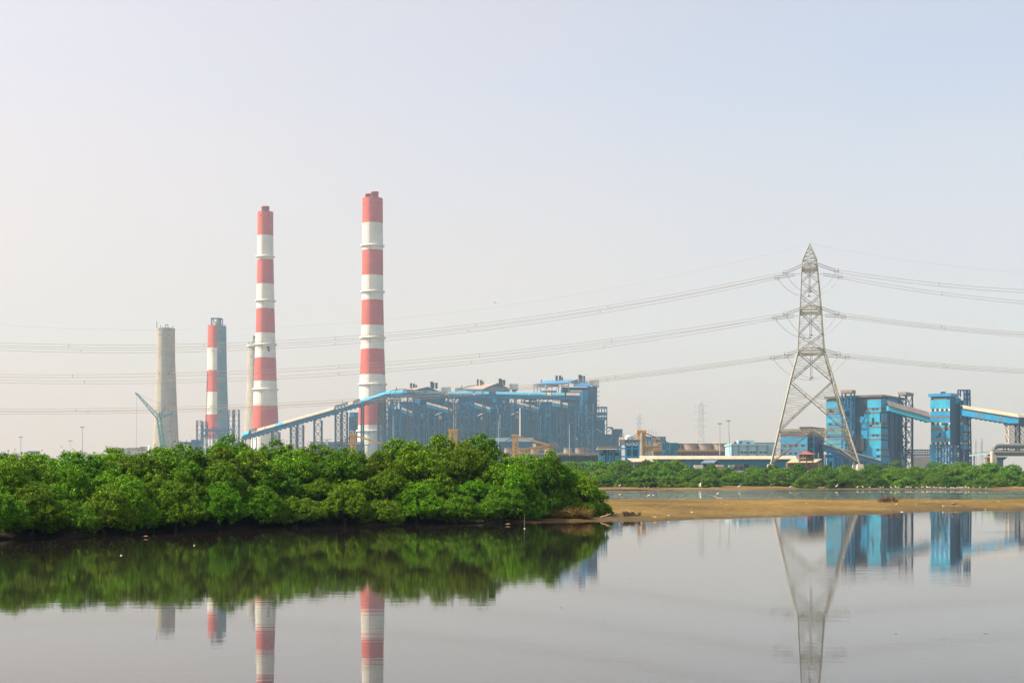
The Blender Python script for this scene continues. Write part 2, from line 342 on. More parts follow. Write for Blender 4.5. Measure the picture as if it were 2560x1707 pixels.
    mq = N.new('ShaderNodeMapRange'); mq.inputs['From Min'].default_value = 0.12; mq.inputs['From Max'].default_value = 0.30; mq.inputs['To Min'].default_value = 0.6; mq.inputs['To Max'].default_value = 0.9; b.inputs['Specular IOR Level'].default_value = 0.2
    L.new(wet.outputs[0], mq.inputs['Value']); L.new(mq.outputs[0], b.inputs['Roughness'])
    bp = N.new('ShaderNodeBump'); bp.inputs['Distance'].default_value = 0.05; bp.inputs['Strength'].default_value = 0.6
    L.new(fine, bp.inputs['Height']); L.new(bp.outputs[0], b.inputs['Normal'])
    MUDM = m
    rng = random.Random(4); vs = []; fs = []; NX, NY = 220, 44
    for i in range(NX):
        px = -900+4200*i/(NX-1); d0 = ne(px)-3; d1 = 131
        for j in range(NY):
            t = (j/(NY-1))**1.25; y = d0+(d1-d0)*t
            x = X(px, y); z = mud_z(px, y)+rng.uniform(-0.010, 0.010)
            vs.append((x, y, z))
    for i in range(NX-1):
        for j in range(NY-1):
            a = i*NY+j; fs.append((a, a+NY, a+NY+1, a+1))
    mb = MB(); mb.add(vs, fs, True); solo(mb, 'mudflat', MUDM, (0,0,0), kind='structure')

    # far bank and plant ground, out to beyond the last thing seen
    m = mat('dry_plant_ground', (0.23, 0.17, 0.10), 0.95, var=0.25, scale=0.05, tint=((0.07, 0.10, 0.03), 0.5, 0.02))
    ys = [242, 247, 250, 253, 256, 260, 266, 274, 284, 296, 312, 330, 360, 400, 440, 480, 530, 600, 750, 1000, 1500, 2200, 3100]
    vs = []; fs = []; NX = 260; NY = len(ys)
    for i in range(NX):
        for j, y in enumerate(ys):
            px = -2200+7000*i/(NX-1); x = X(px, y)
            z = bank_z(px, y)
            vs.append((x, y, z))
    for i in range(NX-1):
        for j in range(NY-1):
            a = i*NY+j; fs.append((a, a+NY, a+NY+1, a+1))
    mb = MB(); mb.add(vs, fs, True)
    mb.mi = [0 if (k % (NY-1)) < 10 else 1 for k in range(len(mb.f))]
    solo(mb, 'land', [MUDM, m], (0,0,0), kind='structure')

    # air
    if HAZE > 0:
        hm = bpy.data.materials.new('pale_haze'); hm.use_nodes = True; nt = hm.node_tree; N = nt.nodes; L = nt.links
        N.remove(N['Principled BSDF']); v = N.new('ShaderNodeVolumePrincipled')
        v.inputs['Color'].default_value = HAZECOL; v.inputs['Density'].default_value = HAZE; v.inputs['Anisotropy'].default_value = 0.0
        L.new(v.outputs[0], N['Material Output'].inputs['Volume'])
        hb = MB(); hb.box(-4200, 4200, -120, 3300, -2.0, 345)
        o = solo(hb, 'haze', hm, (0,0,0), kind='stuff')
        o['label'] = 'pale haze filling the air between the water and the far chimneys'; o['category'] = 'haze'

WATER_H = 0.0030
HAZE = 0.00012
HAZECOL = (0.50, 0.78, 1.0, 1)
setting()

# ------------------------------------------------------------------ chimneys
def chimney(label, px, D, prof, bands, rings, flues, holes=(), zbase=GZ, half=None, extra=None):
    """prof: [(py, half width px)] top to bottom; bands: [(py_top, material index)] from the top"""
    c = Vector((X(px, D), D, zbase)); t = thing('chimney', label, 'chimney', c)
    s = D/F
    def rad(py):
        for (a, ra), (b, rb) in zip(prof, prof[1:]):
            if py <= b: return (ra+(rb-ra)*max(0, (py-a)/(b-a)))*s
        (a, ra), (b, rb) = prof[-2:]
        return (ra+(rb-ra)*(py-a)/(b-a))*s
    top = prof[0][0]; bot = HY+(CAMZ-zbase)/s
    mb = MB(); cuts = sorted(set([b[0] for b in bands]+[bot]+[p[0] for p in prof[1:-1]]))
    def idx(py):
        k = 0
        for b, m in bands:
            if py >= b-0.01: k = m
        return k
    for a, b in zip(cuts, cuts[1:]):
        n = max(1, int((b-a)/12))
        pr = [(rad(b+(a-b)*i/n), Z(b+(a-b)*i/n, D)) for i in range(n+1)]
        k = idx(a)
        if half is None: mb.lathe(c, pr, 64, mi=k)
        else:
            a0, a1, other = half
            mb.lathe(c, pr, 48, mi=k, a0=a0, a1=a1); mb.lathe(c, pr, 36, mi=other, a0=a1, a1=a0+2*math.pi)
    r = rad(top); mb.lathe(c, [(r, Z(top, D)), (r*0.9, Z(top, D)), (r*0.9, Z(top, D)-3.0), (0.01, Z(top, D)-3.0)], 64, mi=4)
    part(mb, 'shaft', [WHITE, RED, CONC, TEAL, BLACK], t)
    g = MB(); zs = [Z(top+(bot-top)*i/30, D) for i in range(31)]; al = R(262)
    for o in (-.35, .35):
        g.tube([(c.x+(rad(top+(bot-top)*i/30)+.3)*math.cos(al)+o, D+(rad(top+(bot-top)*i/30)+.3)*math.sin(al), zs[i]) for i in range(31)], .09, 4)
    part(g, 'ladder', STEEL, t)
    for py in rings:
        g = MB(); rr = rad(py); z = Z(py, D)
        g.lathe(c, [(rr+0.01, z-0.9), (rr+1.7, z-0.35), (rr+1.7, z), (rr+0.01, z)], 64)
        g.lathe(c, [(rr+1.60, z), (rr+1.62, z+1.1), (rr+1.68, z+1.1), (rr+1.68, z)], 48)
        part(g, 'platform_ring', WHITE, t)
    for (dx, dd, rpx, py0, mt) in flues:
        g = MB(); fc = (c.x+dx*s, c.y+dd, 0); z1 = Z(py0, D); z0 = Z(top, D)-3
        g.lathe(fc, [(rpx*s, z0), (rpx*s, z1-1.2), (rpx*s*1.06, z1-1.2), (rpx*s*1.06, z1), (rpx*s*0.85, z1), (rpx*s*0.85, z1-4), (0.01, z1-4)], 32)
        part(g, 'flue', mt, t)
    if holes:
        for (hx, hy, w, h) in holes:
            rr = rad(hy); dx = hx*s; yy = -math.sqrt(max(0.01, rr*rr-dx*dx)); n = Vector((dx, yy, 0)).normalized(); tt = Vector((-n.y, n.x, 0))
            p = Vector((c.x, c.y, 0))+n*(rr-0.15); z = Z(hy, D)
            b = [p-tt*w*s/2, p+tt*w*s/2]; q = [v+n*0.35 for v in b]
            bb = [Vector((v.x, v.y, z-h*s/2)) for v in (b[0], b[1], q[1], q[0])]; tb = [v+Vector((0,0,h*s)) for v in bb]
            g = MB(); g.hexa(bb, tb); part(g, 'vent_opening', BLACK, t)
    if extra: extra(t, c, s, rad)
    return t

# twin flue striped chimney (right)
chimney('tallest red and white striped chimney, with two flues showing at its top', 931.5, 1500,
    [(497, 25.5), (626, 26), (751, 26.8), (873, 29.3), (1000, 34), (1130, 38.5)],
    [(497, 1), (559.4, 0), (626.7, 1), (689.6, 0), (751.2, 1), (814, 0), (873.2, 1), (936.8, 0), (1000, 1), (1063, 0)],
    [616, 730.6, 845.5, 961.5, 1077.5],
    [(6.2, -3, 9.3, 481.5, RED), (-12.2, 3, 7.0, 483.5, RED)],
    [(-23, 511.5, 1.5, 2), (-20, 511.5, 1.5, 2), (-17, 511.5, 1.5, 2), (-4, 510.5, 2, 2.4), (13, 511.5, 2, 2), (18, 511.5, 2, 2)])
# single flue striped chimney (middle)
chimney('slimmer red and white striped chimney with a single flue at its top', 663.5, 1600,
    [(530.5, 19.4), (650, 20), (772, 22.5), (833, 24), (895, 26.3), (953, 28), (1014, 30.2), (1130, 36)],
    [(530.5, 1), (590, 0), (650, 1), (710.6, 0), (772, 1), (833, 0), (895, 1), (952.8, 0), (1014, 1), (1075, 0)],
    [643, 753, 862.5, 974],
    [(0, 0, 9.6, 516.5, RED)],
    [(-16, 542, 1.6, 2), (-8.5, 541.5, 1.8, 2.2), (-6.5, 541.5, 1.4, 2.2), (11, 541.5, 2.4, 2), (12, 874, 5, 13), (9, 871, 2, 9)])
def cap_frame(x0, x1, ytop, tankr, ytank, ybase):
    def fn(t, c, s, rad):
        D = c.y; g = MB()
        for dx in (x0, x1):
            for dy in (-5, 5): g.bar((c.x+dx*s, D+dy, Z(ybase, D)), (c.x+dx*s, D+dy, Z(ytop, D)), 0.9)
        for dy in (-5, 5): g.bar((c.x+x0*s, D+dy, Z(ytop, D)), (c.x+x1*s, D+dy, Z(ytop, D)), 1.1)
        for dx in (x0, x1): g.bar((c.x+dx*s, D-5, Z(ytop, D)), (c.x+dx*s, D+5, Z(ytop, D)), 0.9)
        part(g, 'hoist_frame', STEEL, t)
        r = rad(ybase)
        for k in range(9):
            g = MB(); a = math.pi*(1+k/8); g.bar((c.x+r*0.97*math.cos(a), D+r*0.97*math.sin(a), Z(ybase, D)), (c.x+r*0.97*math.cos(a), D+r*0.97*math.sin(a), Z(ybase-4.5+(k*7 % 3), D)), 0.5); part(g, 'parapet_pole', STEEL, t)
        g = MB(); cc = (c.x+(x0+x1)/2*s, D)
        g.lathe(cc, [(tankr*s, Z(ybase, D)-2), (tankr*s, Z(ytank, D)), (tankr*s*0.9, Z(ytank, D)), (tankr*s*0.9, Z(ytank, D)-2), (0.01, Z(ytank, D)-2)], 32)
        part(g, 'flue', CONC2, t)
    return fn
# half painted chimney
chimney('shorter chimney whose left side is striped red and white and right side bare grey', 542.5, 1700,
    [(815.8, 22.6), (925, 24.2), (980, 26), (1040, 28), (1100, 30)],
    [(815.8, 1), (870.5, 0), (926.5, 1), (980.5, 0), (1036.5, 1), (1098, 0)], [], [],
    [(13, 832, 3, 3), (20, 925, 1.6, 2), (13, 930, 1.6, 2), (-16, 1024.5, 2.4, 1.8), (14, 1029, 5, 2.4), (21, 1024, 2, 2), (-13, 926, 2.4, 1.4)],
    half=(R(90), R(283), 3), extra=cap_frame(-12, 12, 797, 8.6, 799, 815.8))
# bare concrete chimney (left)
def spikes(t, c, s, rad):
    D = c.y; r = rad(821)
    for dx, h in ((-20, 17), (-8, 6), (4, 7), (10, 7.5), (20, 6)):
        dy = -math.sqrt(max(1, r*r-(dx*s)**2))*0.9; g = MB(); g.bar((c.x+dx*s, D+dy, Z(822, D)), (c.x+dx*s, D+dy, Z(821-h, D)), 0.6); part(g, 'parapet_pole', STEEL, t)
    g = MB(); g.bar((c.x+4*s, D-r*0.85, Z(814, D)), (c.x+10*s, D-r*0.85, Z(814, D)), 0.8)
    part(g, 'parapet_rail', STEEL, t)
chimney('bare concrete chimney behind the turquoise crane, furthest left of the chimneys', 414.5, 1700,
    [(821, 22.4), (900, 22.8), (950, 24.8), (1000, 26.6), (1060, 29.5), (1130, 32.5)],
    [(821, 2)], [], [],
    [(-10, 825, 2, 4), (13, 826, 2, 4), (-9.5, 838, 1.6, 4), (13, 838, 1.6, 4), (-16, 930.5, 1.8, 2), (-10.5, 935, 1.8, 3), (13, 935, 3, 4), (17, 930, 1.4, 2),
     (-18, 1029, 1.8, 2), (-10, 1034, 3, 5), (22, 1029, 1.6, 2)], extra=spikes)
chimney('bare concrete chimney half hidden behind the slimmer striped chimney', 642, 1850,
    [(860, 22), (960, 24), (1090, 32)], [(860, 2)], [866], [], [(-10, 892, 2, 3)], extra=cap_frame(-7, 14, 842, 8, 846, 860))

# ------------------------------------------------------------------ the big pylon and its wires
def big_pylon():
    D = 450; cx = X(2030, D); s = D/F
    t = thing('transmission_pylon', 'big lattice transmission pylon standing in front of the blue crusher building', 'pylon', (cx, D, land_z(D)))
    yaw = R(-11); co, si = math.cos(yaw), math.sin(yaw)
    LV = [(609, 0.3, -6), (650, 17, -6), (672, 19, -6), (704, 21.2, -5), (740, 23.6, -4), (778, 26.2, -3.5), (835, 29.5, -3), (880, 32.2, -2), (953, 52, -1), (1076, 83, 2), (1163, 106, 5)]
    def half(py):
        for (a, w, o), (b, v, p) in zip(LV, LV[1:]):
            if py <= b: f = (py-a)/(b-a); return (w+(v-w)*f)*s, (o+(p-o)*f)*s
        return LV[-1][1]*s, LV[-1][2]*s
    def corners(py):
        h, o = half(py); z = Z(py, D)
        return [Vector((cx+o+(a*co-b*si)*h, D+(a*si+b*co)*h, z)) for a, b in ((-1,-1),(1,-1),(1,1),(-1,1))]
    legs = MB(); br = MB(); sec = br
    pys = [609, 650, 672, 704, 740, 778, 835, 880, 953, 1076, 1163]
    C = {p: corners(p) for p in pys}
    for a, b in zip(pys, pys[1:]):
        w = 0.20 if b <= 672 else (0.27 if b <= 880 else 0.35)
        for i in range(4): legs.bar(C[a][i], C[b][i], w)
    def horiz(py, w):
        c = corners(py)
        for i in range(4): br.bar(c[i], c[(i+1) % 4], w)
    for py, w in ((650, .18), (672, .28), (778, .30), (880, .32), (1076, .32)): horiz(py, w)
    for py in (675.5, 783, 885): horiz(py, .28)
    for a, b, w, n in ((650, 672, .16, 0), (672, 704, .18, 1), (704, 740, .18, 1), (740, 778, .2, 2), (778, 835, .23, 2), (835, 880, .22, 2), (880, 953, .25, 3), (953, 1076, .26, 5)):
        ca, cb = corners(a), corners(b)
        for i in range(4):
            j = (i+1) % 4
            br.bar(ca[i], cb[j], w); br.bar(ca[j], cb[i], w)
            # redundant members in the side triangles
            ha = (ca[i]-ca[j]).length; hb = (cb[i]-cb[j]).length; k0 = ha/(ha+hb)
            X0 = ca[i].lerp(cb[j], k0)
            for (e0, e1) in ((ca[i], cb[i]), (ca[j], cb[j])):
                prev = None
                for q in range(1, 2*n):
                    f = q/(2*n); p = e0.lerp(e1, f)
                    if f <= k0: d = e0.lerp(X0, f/k0)
                    else: d = X0.lerp(e1, (f-k0)/(1-k0))
                    sec.bar(p, d, 0.085)
                    if prev is not None:
                        if q % 2: sec.bar(prev[0], d, 0.075)
                        else: sec.bar(prev[1], p, 0.075)
                    prev = (p, d)
    # peak lacing
    for a, b in ((615, 623), (623, 632), (632, 641), (641, 650)):
        ca, cb = corners(a), corners(b)
        for i in range(4):
            j = (i+1) % 4; sec.bar(ca[i], cb[j], 0.14); sec.bar(cb[i], cb[j], 0.12)
    # spread legs below the belt
    cb = corners(1076); cf = corners(1163)
    for i in range(4):
        j = (i+1) % 4; mid = (cb[i]+cb[j])/2
        for (e0, e1) in ((cb[i], cf[i]), (cb[j], cf[j])):
            kn = e0.lerp(e1, 0.93); br.bar(mid, kn, 0.24); prev = None
            up = (mid+e0)/2
            for q in range(1, 7):
                f = q/7; p = e0.lerp(kn, f); d = mid.lerp(kn, f); sec.bar(p, d, 0.11)
                if prev is not None: sec.bar(prev[0] if q % 2 else prev[1], d if q % 2 else p, 0.10)
                prev = (p, d)
            sec.bar(e0.lerp(kn, 1/7), mid.lerp(e0, 0.5), 0.15); sec.bar(mid.lerp(e0, 0.5), mid.lerp(kn, 1/7), 0.15)
        sec.bar(cb[i].lerp(cb[j], .25)+Vector((0,0,-1.6)), cb[i].lerp(cb[j], .75)+Vector((0,0,-1.6)), 0.2)
        for f in (.25, .5, .75): sec.bar(cb[i].lerp(cb[j], f), cb[i].lerp(cb[j], min(1, f+.12))+Vector((0,0,-1.6)), 0.15)
    sec.bar((cb[0]+cb[1])/2, (cb[2]+cb[3])/2, .2); sec.bar((cb[1]+cb[2])/2, (cb[3]+cb[0])/2, .2)
    part(legs, 'legs', GALV, t); part(br, 'bracing', GALV, t)
    for i in range(4):
        g = MB(); c = cf[i]; g.hexa([c+Vector((a*1.3, b*1.3, -(c.z-land_z(D)+1))) for a, b in ((-1,-1),(1,-1),(1,1),(-1,1))],
                                    [c+Vector((a*0.8, b*0.8, 0.25)) for a, b in ((-1,-1),(1,-1),(1,1),(-1,1))])
        part(g, 'footing', CREAMC, t)
    # cross-arms: towards and away from the camera
    tips = {}
    for lvl, py, ln in ((0, 672, 8), (1, 778, 8.5), (2, 880, 9)):
        c = corners(py); cu = corners(py-5)
        for sgn, (i, j) in ((-1, (0, 1)), (1, (3, 2))):
            g = MB(); m = (c[i]+c[j])/2; tipc = m+Vector((-si*sgn*ln, co*sgn*ln, 0.3)); tw = Vector((co, si, 0))*1.1
            ta, tb = tipc-tw, tipc+tw
            for p, q in ((c[i], ta), (c[j], tb)): g.bar(p, q, 0.16)
            for p, q in ((cu[i], ta), (cu[j], tb)): g.bar(p, q, 0.16)
            g.bar(ta, tb, 0.24)
            for k in range(2):
                f, f2 = k/2, (k+1)/2
                a0, a1 = c[i].lerp(ta, f), c[i].lerp(ta, f2); b0, b1 = c[j].lerp(tb, f), c[j].lerp(tb, f2)
                g.bar(a0, b1, 0.09); g.bar(b0, a1, 0.09); g.bar(a1, b1, 0.09)
                g.bar(cu[i].lerp(ta, f), a1, 0.08); g.bar(cu[j].lerp(tb, f), b1, 0.08)
            part(g, 'cross_arm', GALV, t); tips[(lvl, sgn)] = (ta, tb)
    # tension strings, jumper loops and the hanging string
    ends = {}
    pe = {(0,-1): ((1963, 682.4), (2091.5, 677.6)), (0,1): ((1942, 694.5), (2100.7, 692.8)),
          (1,-1): ((1964, 785.4), (2092.7, 784)), (1,1): ((1937, 795.8), (2109.6, 792)),
          (2,-1): ((1966, 886.7), (2096, 885.5)), (2,1): ((1930.8, 895), (2118.8, 892.8))}
    for key, (l, r) in pe.items():
        ta, tb = tips[key]; dep = ta.y
        for start, e in ((ta, l), (tb, r)):
            end = P(e[0], e[1], dep); g = MB()
            hook = start.lerp(end, 0.18 if key[1] < 0 else 0.38)
            g.tube([start, hook], 0.06, 6)
            for dz in (-0.35, 0.35):
                o = Vector((0, 0, dz)); a, b = hook+o, end.lerp(hook, 0.08)+o; n = 26
                pts = []; rs = []
                for k in range(n+1):
                    pts.append(a.lerp(b, k/n)); rs.append(0.13 if k % 2 else 0.07)
                g.tube(pts, rs, 8)
            part(g, 'insulator_string', PORC, t)
            g = MB()
            for k in (-.6, .6):
                g.bar(end+Vector((k,0,-.75)), end+Vector((k,0,.75)), .07); g.bar(end+Vector((-.6,0,k*1.25)), end+Vector((.6,0,k*1.25)), .07)
            g.bar(end+Vector((-.8,0,0)), end+Vector((.8,0,0)), .16)
            part(g, 'corona_ring', GALV, t); ends[(key, start is ta)] = end
        a, b = ends[(key, True)], ends[(key, False)]; g = MB()
        drop = (49+4*key[0])*s
        for o in (-0.25, 0.25):
            pts = []
            for k in range(21):
                f = k/20; p = a.lerp(b, f); sh = 1-abs(2*f-1)**2.3; pts.append(p+Vector((0, o, -drop*sh)))
            g.tube(pts, 0.03, 5)
        for f in (.12, .3, .5, .7, .88):
            p = a.lerp(b, f)+Vector((0, 0, -drop*(1-abs(2*f-1)**2.3))); g.bar(p+Vector((0,-.35,0)), p+Vector((0,.35,0)), .14)
        part(g, 'jumper_cable', WIRE, t)
        m = (ta+tb)/2; lo = Vector((m.x, m.y, (a.z+b.z)/2-drop+0.3)); g = MB(); n = 24
        g.tube([m.lerp(lo, k/n) for k in range(n+1)], [0.13 if k % 2 else 0.06 for k in range(n+1)], 6)
        g.bar(lo+Vector((-.4,0,-.2)), lo+Vector((.4,0,-.2)), .35)
        part(g, 'hanging_insulator', PORC, t)
    return ends, corners(609)[0]
ends, peak = big_pylon()

def conductor(label, a, q, xend, spacers, group, bundle=0.9, r=0.05):
    """a: start at the pylon; q: two more photograph points of the same wire; parabola at constant depth"""
    D = a.y; x0 = CX+a.x/D*F; y0 = HY-(a.z-CAMZ)/D*F
    (x1, y1), (x2, y2) = q
    A = np.array([[x*x, x, 1.0] for x in (x0, x1, x2)]); k = np.linalg.solve(A, np.array([y0, y1, y2]))
    def pt(x): return P(x, k[0]*x*x+k[1]*x+k[2], D)
    t = thing('power_line', label, 'power line', a, group); g = MB(); n = 60
    for dz in (-bundle/2, bundle/2):
        for dy in (0,):
            g.tube([pt(x0+(xend-x0)*i/n)+Vector((0, dy, dz*(1 if i else 0.6))) for i in range(n+1)], r, 4)
    part(g, 'wires', WIRE, t)
    for sx in spacers:
        g = MB(); p = pt(sx); g.bar(p+Vector((0,0,-.5)), p+Vector((0,0,.5)), .10); part(g, 'spacer', WIRE, t)
LQ = {(0,-1): ((1000, 833), (0, 860)), (0,1): ((1000, 845), (0, 872)), (1,-1): ((1000, 906), (0, 939)),
      (1,1): ((1000, 923), (0, 953)), (2,-1): ((860, 1002), (0, 1025)), (2,1): ((860, 1007), (0, 1031))}
RQ = {(0,-1): ((2350, 712), (2560, 728)), (0,1): ((2354, 734), (2560, 756)), (1,-1): ((2360, 818), (2560, 834)),
      (1,1): ((2365, 822), (2560, 839)), (2,-1): ((2360, 913), (2560, 926)), (2,1): ((2365, 917), (2560, 930))}
LVN = ['top', 'middle', 'lowest']; SPN = {-1: 'upper', 1: 'lower'}
for key in LQ:
    lv = LVN[key[0]]; ud = SPN[key[1]]
    sp = {-1: (172, 510, 838, 1190, 1520), 1: (202, 530, 838, 1170, 1500)}[key[1]]
    conductor(f'{ud} bundle of the {lv} pair of power lines running left of the big pylon', ends[(key, True)], LQ[key], -1300, [x+key[0]*9 for x in sp], 'power lines left of the big pylon')
    conductor(f'{ud} bundle of the {lv} pair of power lines running right of the big pylon', ends[(key, False)], RQ[key], 3900, {-1: (2348+key[0]*6,), 1: (2354+key[0]*7,)}[key[1]], 'power lines right of the big pylon')
conductor('faint single earth wire from the very tip of the big pylon to the left', peak, ((1050, 790), (0, 812)), -1300, (), 'earth wires at the pylon tip', 0.02, 0.008)
conductor('faint single earth wire from the very tip of the big pylon to the right', peak, ((2300, 655), (2560, 682)), 3900, (), 'earth wires at the pylon tip', 0.02, 0.008)

# ------------------------------------------------------------------ far, hazy pylons
def far_pylon(label, px, ytop, ybot, wtop, wbot, D, arms):
    s = D/F; cx = X(px, D); zb = GZ; t = thing('distant_pylon', label, 'pylon', (cx, D, zb), 'hazy pylons on the horizon'); g = MB()
    ybot = HY+(CAMZ-zb)/s
    def c(py, w): return [Vector((cx+a*w*s, D+b*w*s, Z(py, D))) for a, b in ((-1,-1),(1,-1),(1,1),(-1,1))]
    ymid = ytop+(ybot-ytop)*0.42
    th = 0.36*D/1600; GALVP = mat('hazy_pale_steel', (.62,.55,.47), .9, var=0)  # pale steel: fading by haze is put into the colour
    g.lattice(c(ymid, wtop), c(ytop+10, wtop*0.75), 5, th, th*0.6); g.lattice(c(ybot, wbot), c(ymid, wtop), 5, th, th*0.6)
    g.lattice(c(ytop+10, wtop*0.75), c(ytop, 0.2), 2, th*0.8, th*0.5)
    part(g, 'tower_body', GALVP, t)
    for py, w in arms:
        a = MB()
        for sg in (-1, 1):
            a.bar((cx, D, Z(py, D)), (cx+sg*w*s, D, Z(py, D)), th*.7); a.bar((cx, D, Z(py-5, D)), (cx+sg*w*s, D, Z(py, D)), th*.6)
        part(a, 'cross_arm', GALVP, t)
far_pylon('larger hazy pylon rising behind the row of cooling tower fan stacks', 1752, 1000, 1115, 7, 17, 2500, [(1015, 17), (1032, 19), (1049, 20), (1066, 17)])
far_pylon('thin hazy pylon rising above the left yellow mast and small blue sheds', 1597.5, 1031, 1100, 4, 9, 2700, [(1037, 10), (1047, 11), (1058, 10)])
far_pylon('small hazy pylon right of the transfer tower, nearer the tower', 2438.5, 1096, 1140, 2.4, 6, 2300, [(1103, 6), (1110, 7), (1117, 6)])
far_pylon('small hazy pylon right of the transfer tower, nearer the concrete bridge', 2454, 1092, 1140, 2.4, 6, 2300, [(1100, 6), (1107, 7), (1114, 6)])

# ------------------------------------------------------------------ crawler crane
def crane():
    D = 1350; base = P(412, 1160, D); base.z = GZ
    t = thing('crawler_crane', 'turquoise lattice boom crane in front of the bare concrete chimney', 'crane', base)
    piv = P(397, 1045, D); tip = P(342, 984, D); foot = P(412, 1150, D)
    g = MB(); g.boom(foot, piv, 3.6, 3.2, 16, 0.55, 0.32); part(g, 'main_boom', CRANE, t)
    g = MB(); g.boom(piv, tip, 3.2, 1.2, 13, 0.5, 0.3); g.bar(tip+Vector((-1.5,0,0.6)), tip+Vector((1,0,-.6)), 1.4); part(g, 'luffing_jib', CRANE, t)
    s1 = P(414, 1016, D); s2 = P(429, 1034, D)
    g = MB(); g.boom(piv, s1, 2.2, 0.8, 6, 0.4, 0.25); part(g, 'strut', CRANE, t)
    g = MB(); g.boom(piv, s2, 2.2, 1.2, 6, 0.4, 0.25); g.bar(s2+Vector((-1,0,-.8)), s2+Vector((1.2,0,.8)), 1.8); part(g, 'strut', CRANE, t)
    g = MB(); g.bar(tip, s1, .16); g.bar(s1, s2, .16); g.bar(s2, P(420, 1150, D), .16); g.bar(tip, P(341, 1120, D), .16); part(g, 'ropes', STEEL, t)
    h = P(341, 1120, D); g = MB(); g.box(h.x-.6, h.x+.6, D-.5, D+.5, h.z-3, h.z); part(g, 'hook_block', YELL, t)
    g = MB(); g.box(base.x-5, base.x+7, D-3, D+3, GZ+1.5, GZ+6); part(g, 'cab_house', CRANE, t)
    for dy in (-4, 4):
        g = MB(); g.box(base.x-6, base.x+6, D+dy-.8, D+dy+.8, GZ, GZ+1.6); part(g, 'crawler_track', DARK, t)
crane()

# ------------------------------------------------------------------ floodlight masts
def light_mast(label, px, ytop, D, lean=0.0, w=9, r=0.28):
    b = P(px+lean, HY, D); b.z = land_z(D); z1 = Z(ytop, D); s = D/F; tx = X(px, D)
    t = thing('floodlight_mast', label, 'light mast', b, 'floodlight masts around the plant')
    g = MB(); g.tube([(b.x, D, b.z), (tx, D, z1)], [r*1.3, r*0.7], 8); part(g, 'pole', PALE, t)
    g = MB(); g.lathe((tx, D), [(w*s*.38, z1-.25), (w*s*.40, z1-.25), (w*s*.40, z1), (w*s*.38, z1)], 20)
    for k in range(4): a = k*math.pi/4; g.bar((tx-w*s*.4*math.cos(a), D-w*s*.4*math.sin(a), z1-.1), (tx+w*s*.4*math.cos(a), D+w*s*.4*math.sin(a), z1-.1), .12)
    part(g, 'headframe', STEEL, t)
    for k in range(6):
        a = k*math.pi/3+.4; p = Vector((tx+w*s*.48*math.cos(a), D+w*s*.48*math.sin(a), z1-.15)); g = MB(); q = w*s*.09
        g.hexa([p+Vector((x*q, y*q, -q*1.2)) for x, y in ((-1,-1),(1,-1),(1,1),(-1,1))], [p+Vector((x*q*.7, y*q*.7, q*.9)) for x, y in ((-1,-1),(1,-1),(1,1),(-1,1))])
        part(g, 'floodlight', STEEL, t)
light_mast('floodlight mast furthest left, rising behind the mangroves', 52, 1092, 1150)
light_mast('faintest and shortest floodlight mast, just left of the tallest left mast', 176, 1101, 1500, r=0.22)
light_mast('tall floodlight mast rising alone from the mangroves left of the crane', 206, 1067, 1050)
light_mast('pale floodlight mast standing against the bare concrete chimney', 424.5, 1078, 1250)
light_mast('light pole right beside the tallest striped chimney', 983, 1037, 1150, w=5)
light_mast('pale light pole in front of the boiler houses, right of the tallest thicket tree', 1246.5, 1048, 700, w=5, r=0.22)
light_mast('light pole in front of the boiler house with the blue roof', 1423.6, 1059, 1100, w=5)
light_mast('shorter of the two floodlight masts beside the pale blue office', 1799.6, 1058, 690, w=11, r=0.2)
light_mast('taller leaning floodlight mast beside the pale blue office', 1821, 1051, 690, lean=6, w=11, r=0.2)
light_mast('short white lamp pole beside the red roofed lookout hut', 2046.5, 1129, 510, w=2.5, r=0.1)

